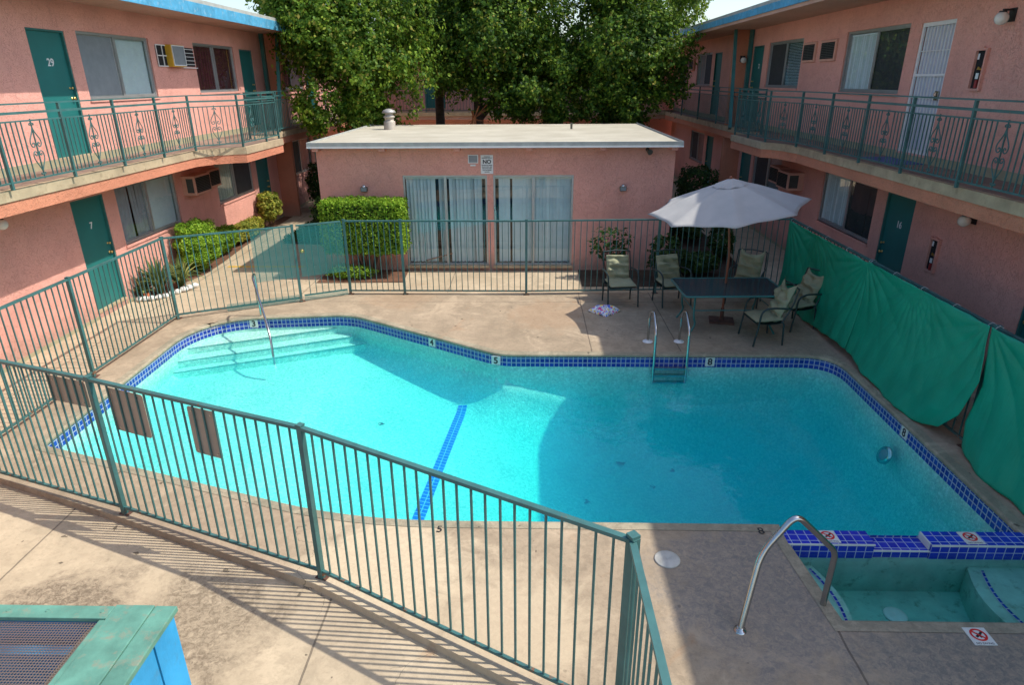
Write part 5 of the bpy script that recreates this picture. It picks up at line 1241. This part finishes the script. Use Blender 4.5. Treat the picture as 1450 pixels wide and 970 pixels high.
# sword-leaved plants in a white rock edging
def agave(c, n, L, label, seed, spread=.75):
    rs = random.Random(seed); r = empty('sword_plant', (c[0], c[1], -.06), 0, label, 'plant', 'sword leaved plants by door 7')
    m = MB()
    for k in range(n):
        a = rs.uniform(0, 2*PI); t_ = rs.uniform(.05, spread); l = L*rs.uniform(.6, 1.1); wd = .030*rs.uniform(.8, 1.4)
        dx, dy = math.cos(a), math.sin(a); nx_, ny_ = -dy, dx; vs = []
        for j in range(5):
            s_ = j/4; h = l*s_*math.cos(t_*s_*1.2+.1); o_ = l*s_*math.sin(t_*(.4+.9*s_)); w2 = wd*(1-s_**2)+.001
            b0 = .05*rs.random()
            vs += [(dx*(o_+.02)-nx_*w2, dy*(o_+.02)-ny_*w2, h), (dx*(o_+.02)+nx_*w2, dy*(o_+.02)+ny_*w2, h)]
        m.add(vs, [(2*j, 2*j+1, 2*j+3, 2*j+2) for j in range(4)])
    m.build('foliage', 'leaf_agave', r); return r
agave((-7.62, 12.78), 110, .80, 'tall sword leaved plant beside door 7, inside the white stones', 1)
agave((-7.40, 13.2), 80, .72, 'yellowish sword leaved plant at the right end of the white stones', 2, 1.0)
agave((-7.8, 12.5), 36, .5, 'small sword leaved plant closest to door 7', 3, .9)
rs = random.Random(4)
def rock(c, r, lab):
    m = MB(); n1, n2 = 12, 7
    m.lathe([(r*math.sin(PI*k/8)*rs.uniform(.85, 1.1)+.002, r*.75*(1-math.cos(PI*k/8))*rs.uniform(.95, 1.05)) for k in range(9)], 9, (0, 0, 0))
    o = m.build('edging_stone', 'rock', loc=(c[0], c[1], -.09), rz=rs.uniform(0, 3)); tag(o, lab, 'stone', 'white painted edging stones')
rk = [(-7.80, 12.30), (-7.68, 12.31), (-7.56, 12.34), (-7.46, 12.42), (-7.39, 12.54), (-7.33, 12.67), (-7.27, 12.80), (-7.20, 12.93), (-7.14, 13.06), (-7.10, 13.20)]
for i, c in enumerate(rk): rock(c, rs.uniform(.065, .085), 'white painted edging stone in the row round the sword leaved plants')
m = MB(); m.lathe([(.05, 0), (.07, .12), (.06, .12), (.05, .1)], 14); tag(m.build('flower_pot', simple('terracotta', (.45, .13, .05), .8), loc=(-7.70, 12.42, -.06)), 'small terracotta pot among the sword leaved plants', 'flower pot')
# ground cover in the shaded left passage
pts = np.stack([RNG.uniform(-6.7, -4.8, 9000), RNG.uniform(17.2, 27, 9000), RNG.uniform(-.04, .07, 9000)], 1)
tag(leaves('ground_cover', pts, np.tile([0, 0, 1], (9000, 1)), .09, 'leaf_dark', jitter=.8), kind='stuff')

def tree(label, base, crown, rad, nclus, per, size, mat, spread=.5, trunk_r=.16, group='trees behind the pool house', zmin=None, extra=(), name='leafy_tree', lean=(0, 0), forks=5):
    r = empty(name, (base[0], base[1], -.06), 0, label, 'tree', group)
    c = (crown[0]-base[0], crown[1]-base[1], crown[2]+.06)
    P_, N_ = crown_points(c, rad, nclus, per, spread, zmin=None if zmin is None else zmin+.06)
    for e in extra:
        P2, N2 = crown_points((e[0]-base[0], e[1]-base[1], e[2]+.06), e[3], e[4], per, spread*.8); P_ = np.vstack([P_, P2]); N_ = np.vstack([N_, N2])
    leaves('crown', P_, N_, size*.88, mat, r, jitter=.6, up=.35, aspect=.62)
    m = MB(); fz = c[2]-rad[2]*.75
    m.tube([(0, 0, 0), (lean[0]*.3, lean[1]*.3, fz*.5), (lean[0], lean[1], fz), (c[0]*.7, c[1]*.7, c[2])], [trunk_r*1.25, trunk_r, trunk_r*.85, trunk_r*.3], 10)
    for k in range(forks):
        a = 2*PI*k/forks+random.random(); e = (c[0]+rad[0]*.65*math.cos(a), c[1]+rad[1]*.65*math.sin(a), c[2]+rad[2]*random.uniform(-.4, .5))
        s_ = (lean[0]*.8, lean[1]*.8, fz*random.uniform(.7, 1))
        mdl = tuple(s_[i]*.5+e[i]*.5+(.2 if i == 2 else 0) for i in range(3))
        m.tube([s_, mdl, e], [trunk_r*.5, trunk_r*.3, trunk_r*.1], 7)
    m.build('trunk', 'bark', r); return r
tree('broad bright leafed tree left of the pool house roof vent', (-5.1, 22.3), (-5.25, 21.3, 4.9), (2.45, 1.9, 2.3), 560, 62, .125, 'leaf_tree', .46, extra=[(-5.2, 21.3, 7.2, (2.2, 1.6, 1.8), 220), (-5.9, 19.9, 3.3, (.8, .9, .7), 40), (-4.6, 21.0, 3.0, (1.5, .8, .6), 50), (-6.9, 21.0, 6.2, (1.0, 1.2, 1.2), 80)])
tree('dark leafed tree rising behind the middle of the pool house roof', (-1.7, 23.6), (-1.1, 22.9, 5.1), (2.5, 1.6, 1.75), 430, 62, .125, 'leaf_tree2', .46, extra=[(-.9, 23, 7.6, (2.2, 1.7, 1.6), 170), (-.3, 22.3, 3.6, (1.0, .9, .6), 60), (-.4, 22.6, 3.1, (1.3, .5, .4), 50)], trunk_r=.18)
tree('leafy tree with trailing sprays at the right end of the pool house roof', (2.6, 23.4), (3.1, 22.6, 4.7), (2.0, 1.7, 2.0), 400, 62, .125, 'leaf_tree2', .46, extra=[(3.6, 22.8, 7.3, (2.1, 1.7, 1.5), 170), (3.3, 21.6, 3.1, (.75, .5, .7), 36), (1.2, 22.3, 4.0, (.9, .9, .9), 60), (1.6, 22.3, 3.05, (1.5, .5, .4), 60)], trunk_r=.17)
tree('second dark trunked tree behind the roof, between the middle and right trees', (.7, 24.6), (.9, 24.4, 5.3), (2.8, 1.5, 2.5), 380, 62, .14, 'leaf_tree2', .5, trunk_r=.2)
tree('shadowy tree behind the gap between the left and middle trees', (-3.2, 25.0), (-2.6, 24.8, 5.9), (2.6, 1.4, 1.9), 380, 62, .14, 'leaf_tree2', .5, trunk_r=.17)
tree('sunny yellow green treetop showing above the right roof', (6.6, 38), (5.6, 38, 7.1), (3.4, 2.0, 2.0), 200, 60, .2, 'leaf_far', .6, group=None)
# dead fronds by the trunk gap
o = empty('dead_frond_plant', (-1.75, 22.2, -.06), 0, 'orange brown plant of dead fronds behind the pool house roof', 'plant')
m = MB()
for k in range(16):
    a = random.uniform(0, 2*PI); L = random.uniform(.35, .6); m.bar((0, 0, 2.9), (L*math.cos(a), L*.6*math.sin(a), 2.9+random.uniform(-.6, .5)), .05, .01)
m.build('fronds', 'deadleaf', o); m = MB(); m.tube([(0, 0, 0), (.03, 0, 1.5), (0, 0, 2.95)], [.12, .10, .07], 9); m.build('trunk', 'deadleaf', o)


bpy.context.view_layer.update()
print('objects', len(bpy.data.objects), 'faces', sum(len(o.data.polygons) for o in bpy.data.objects if o.type == 'MESH'))
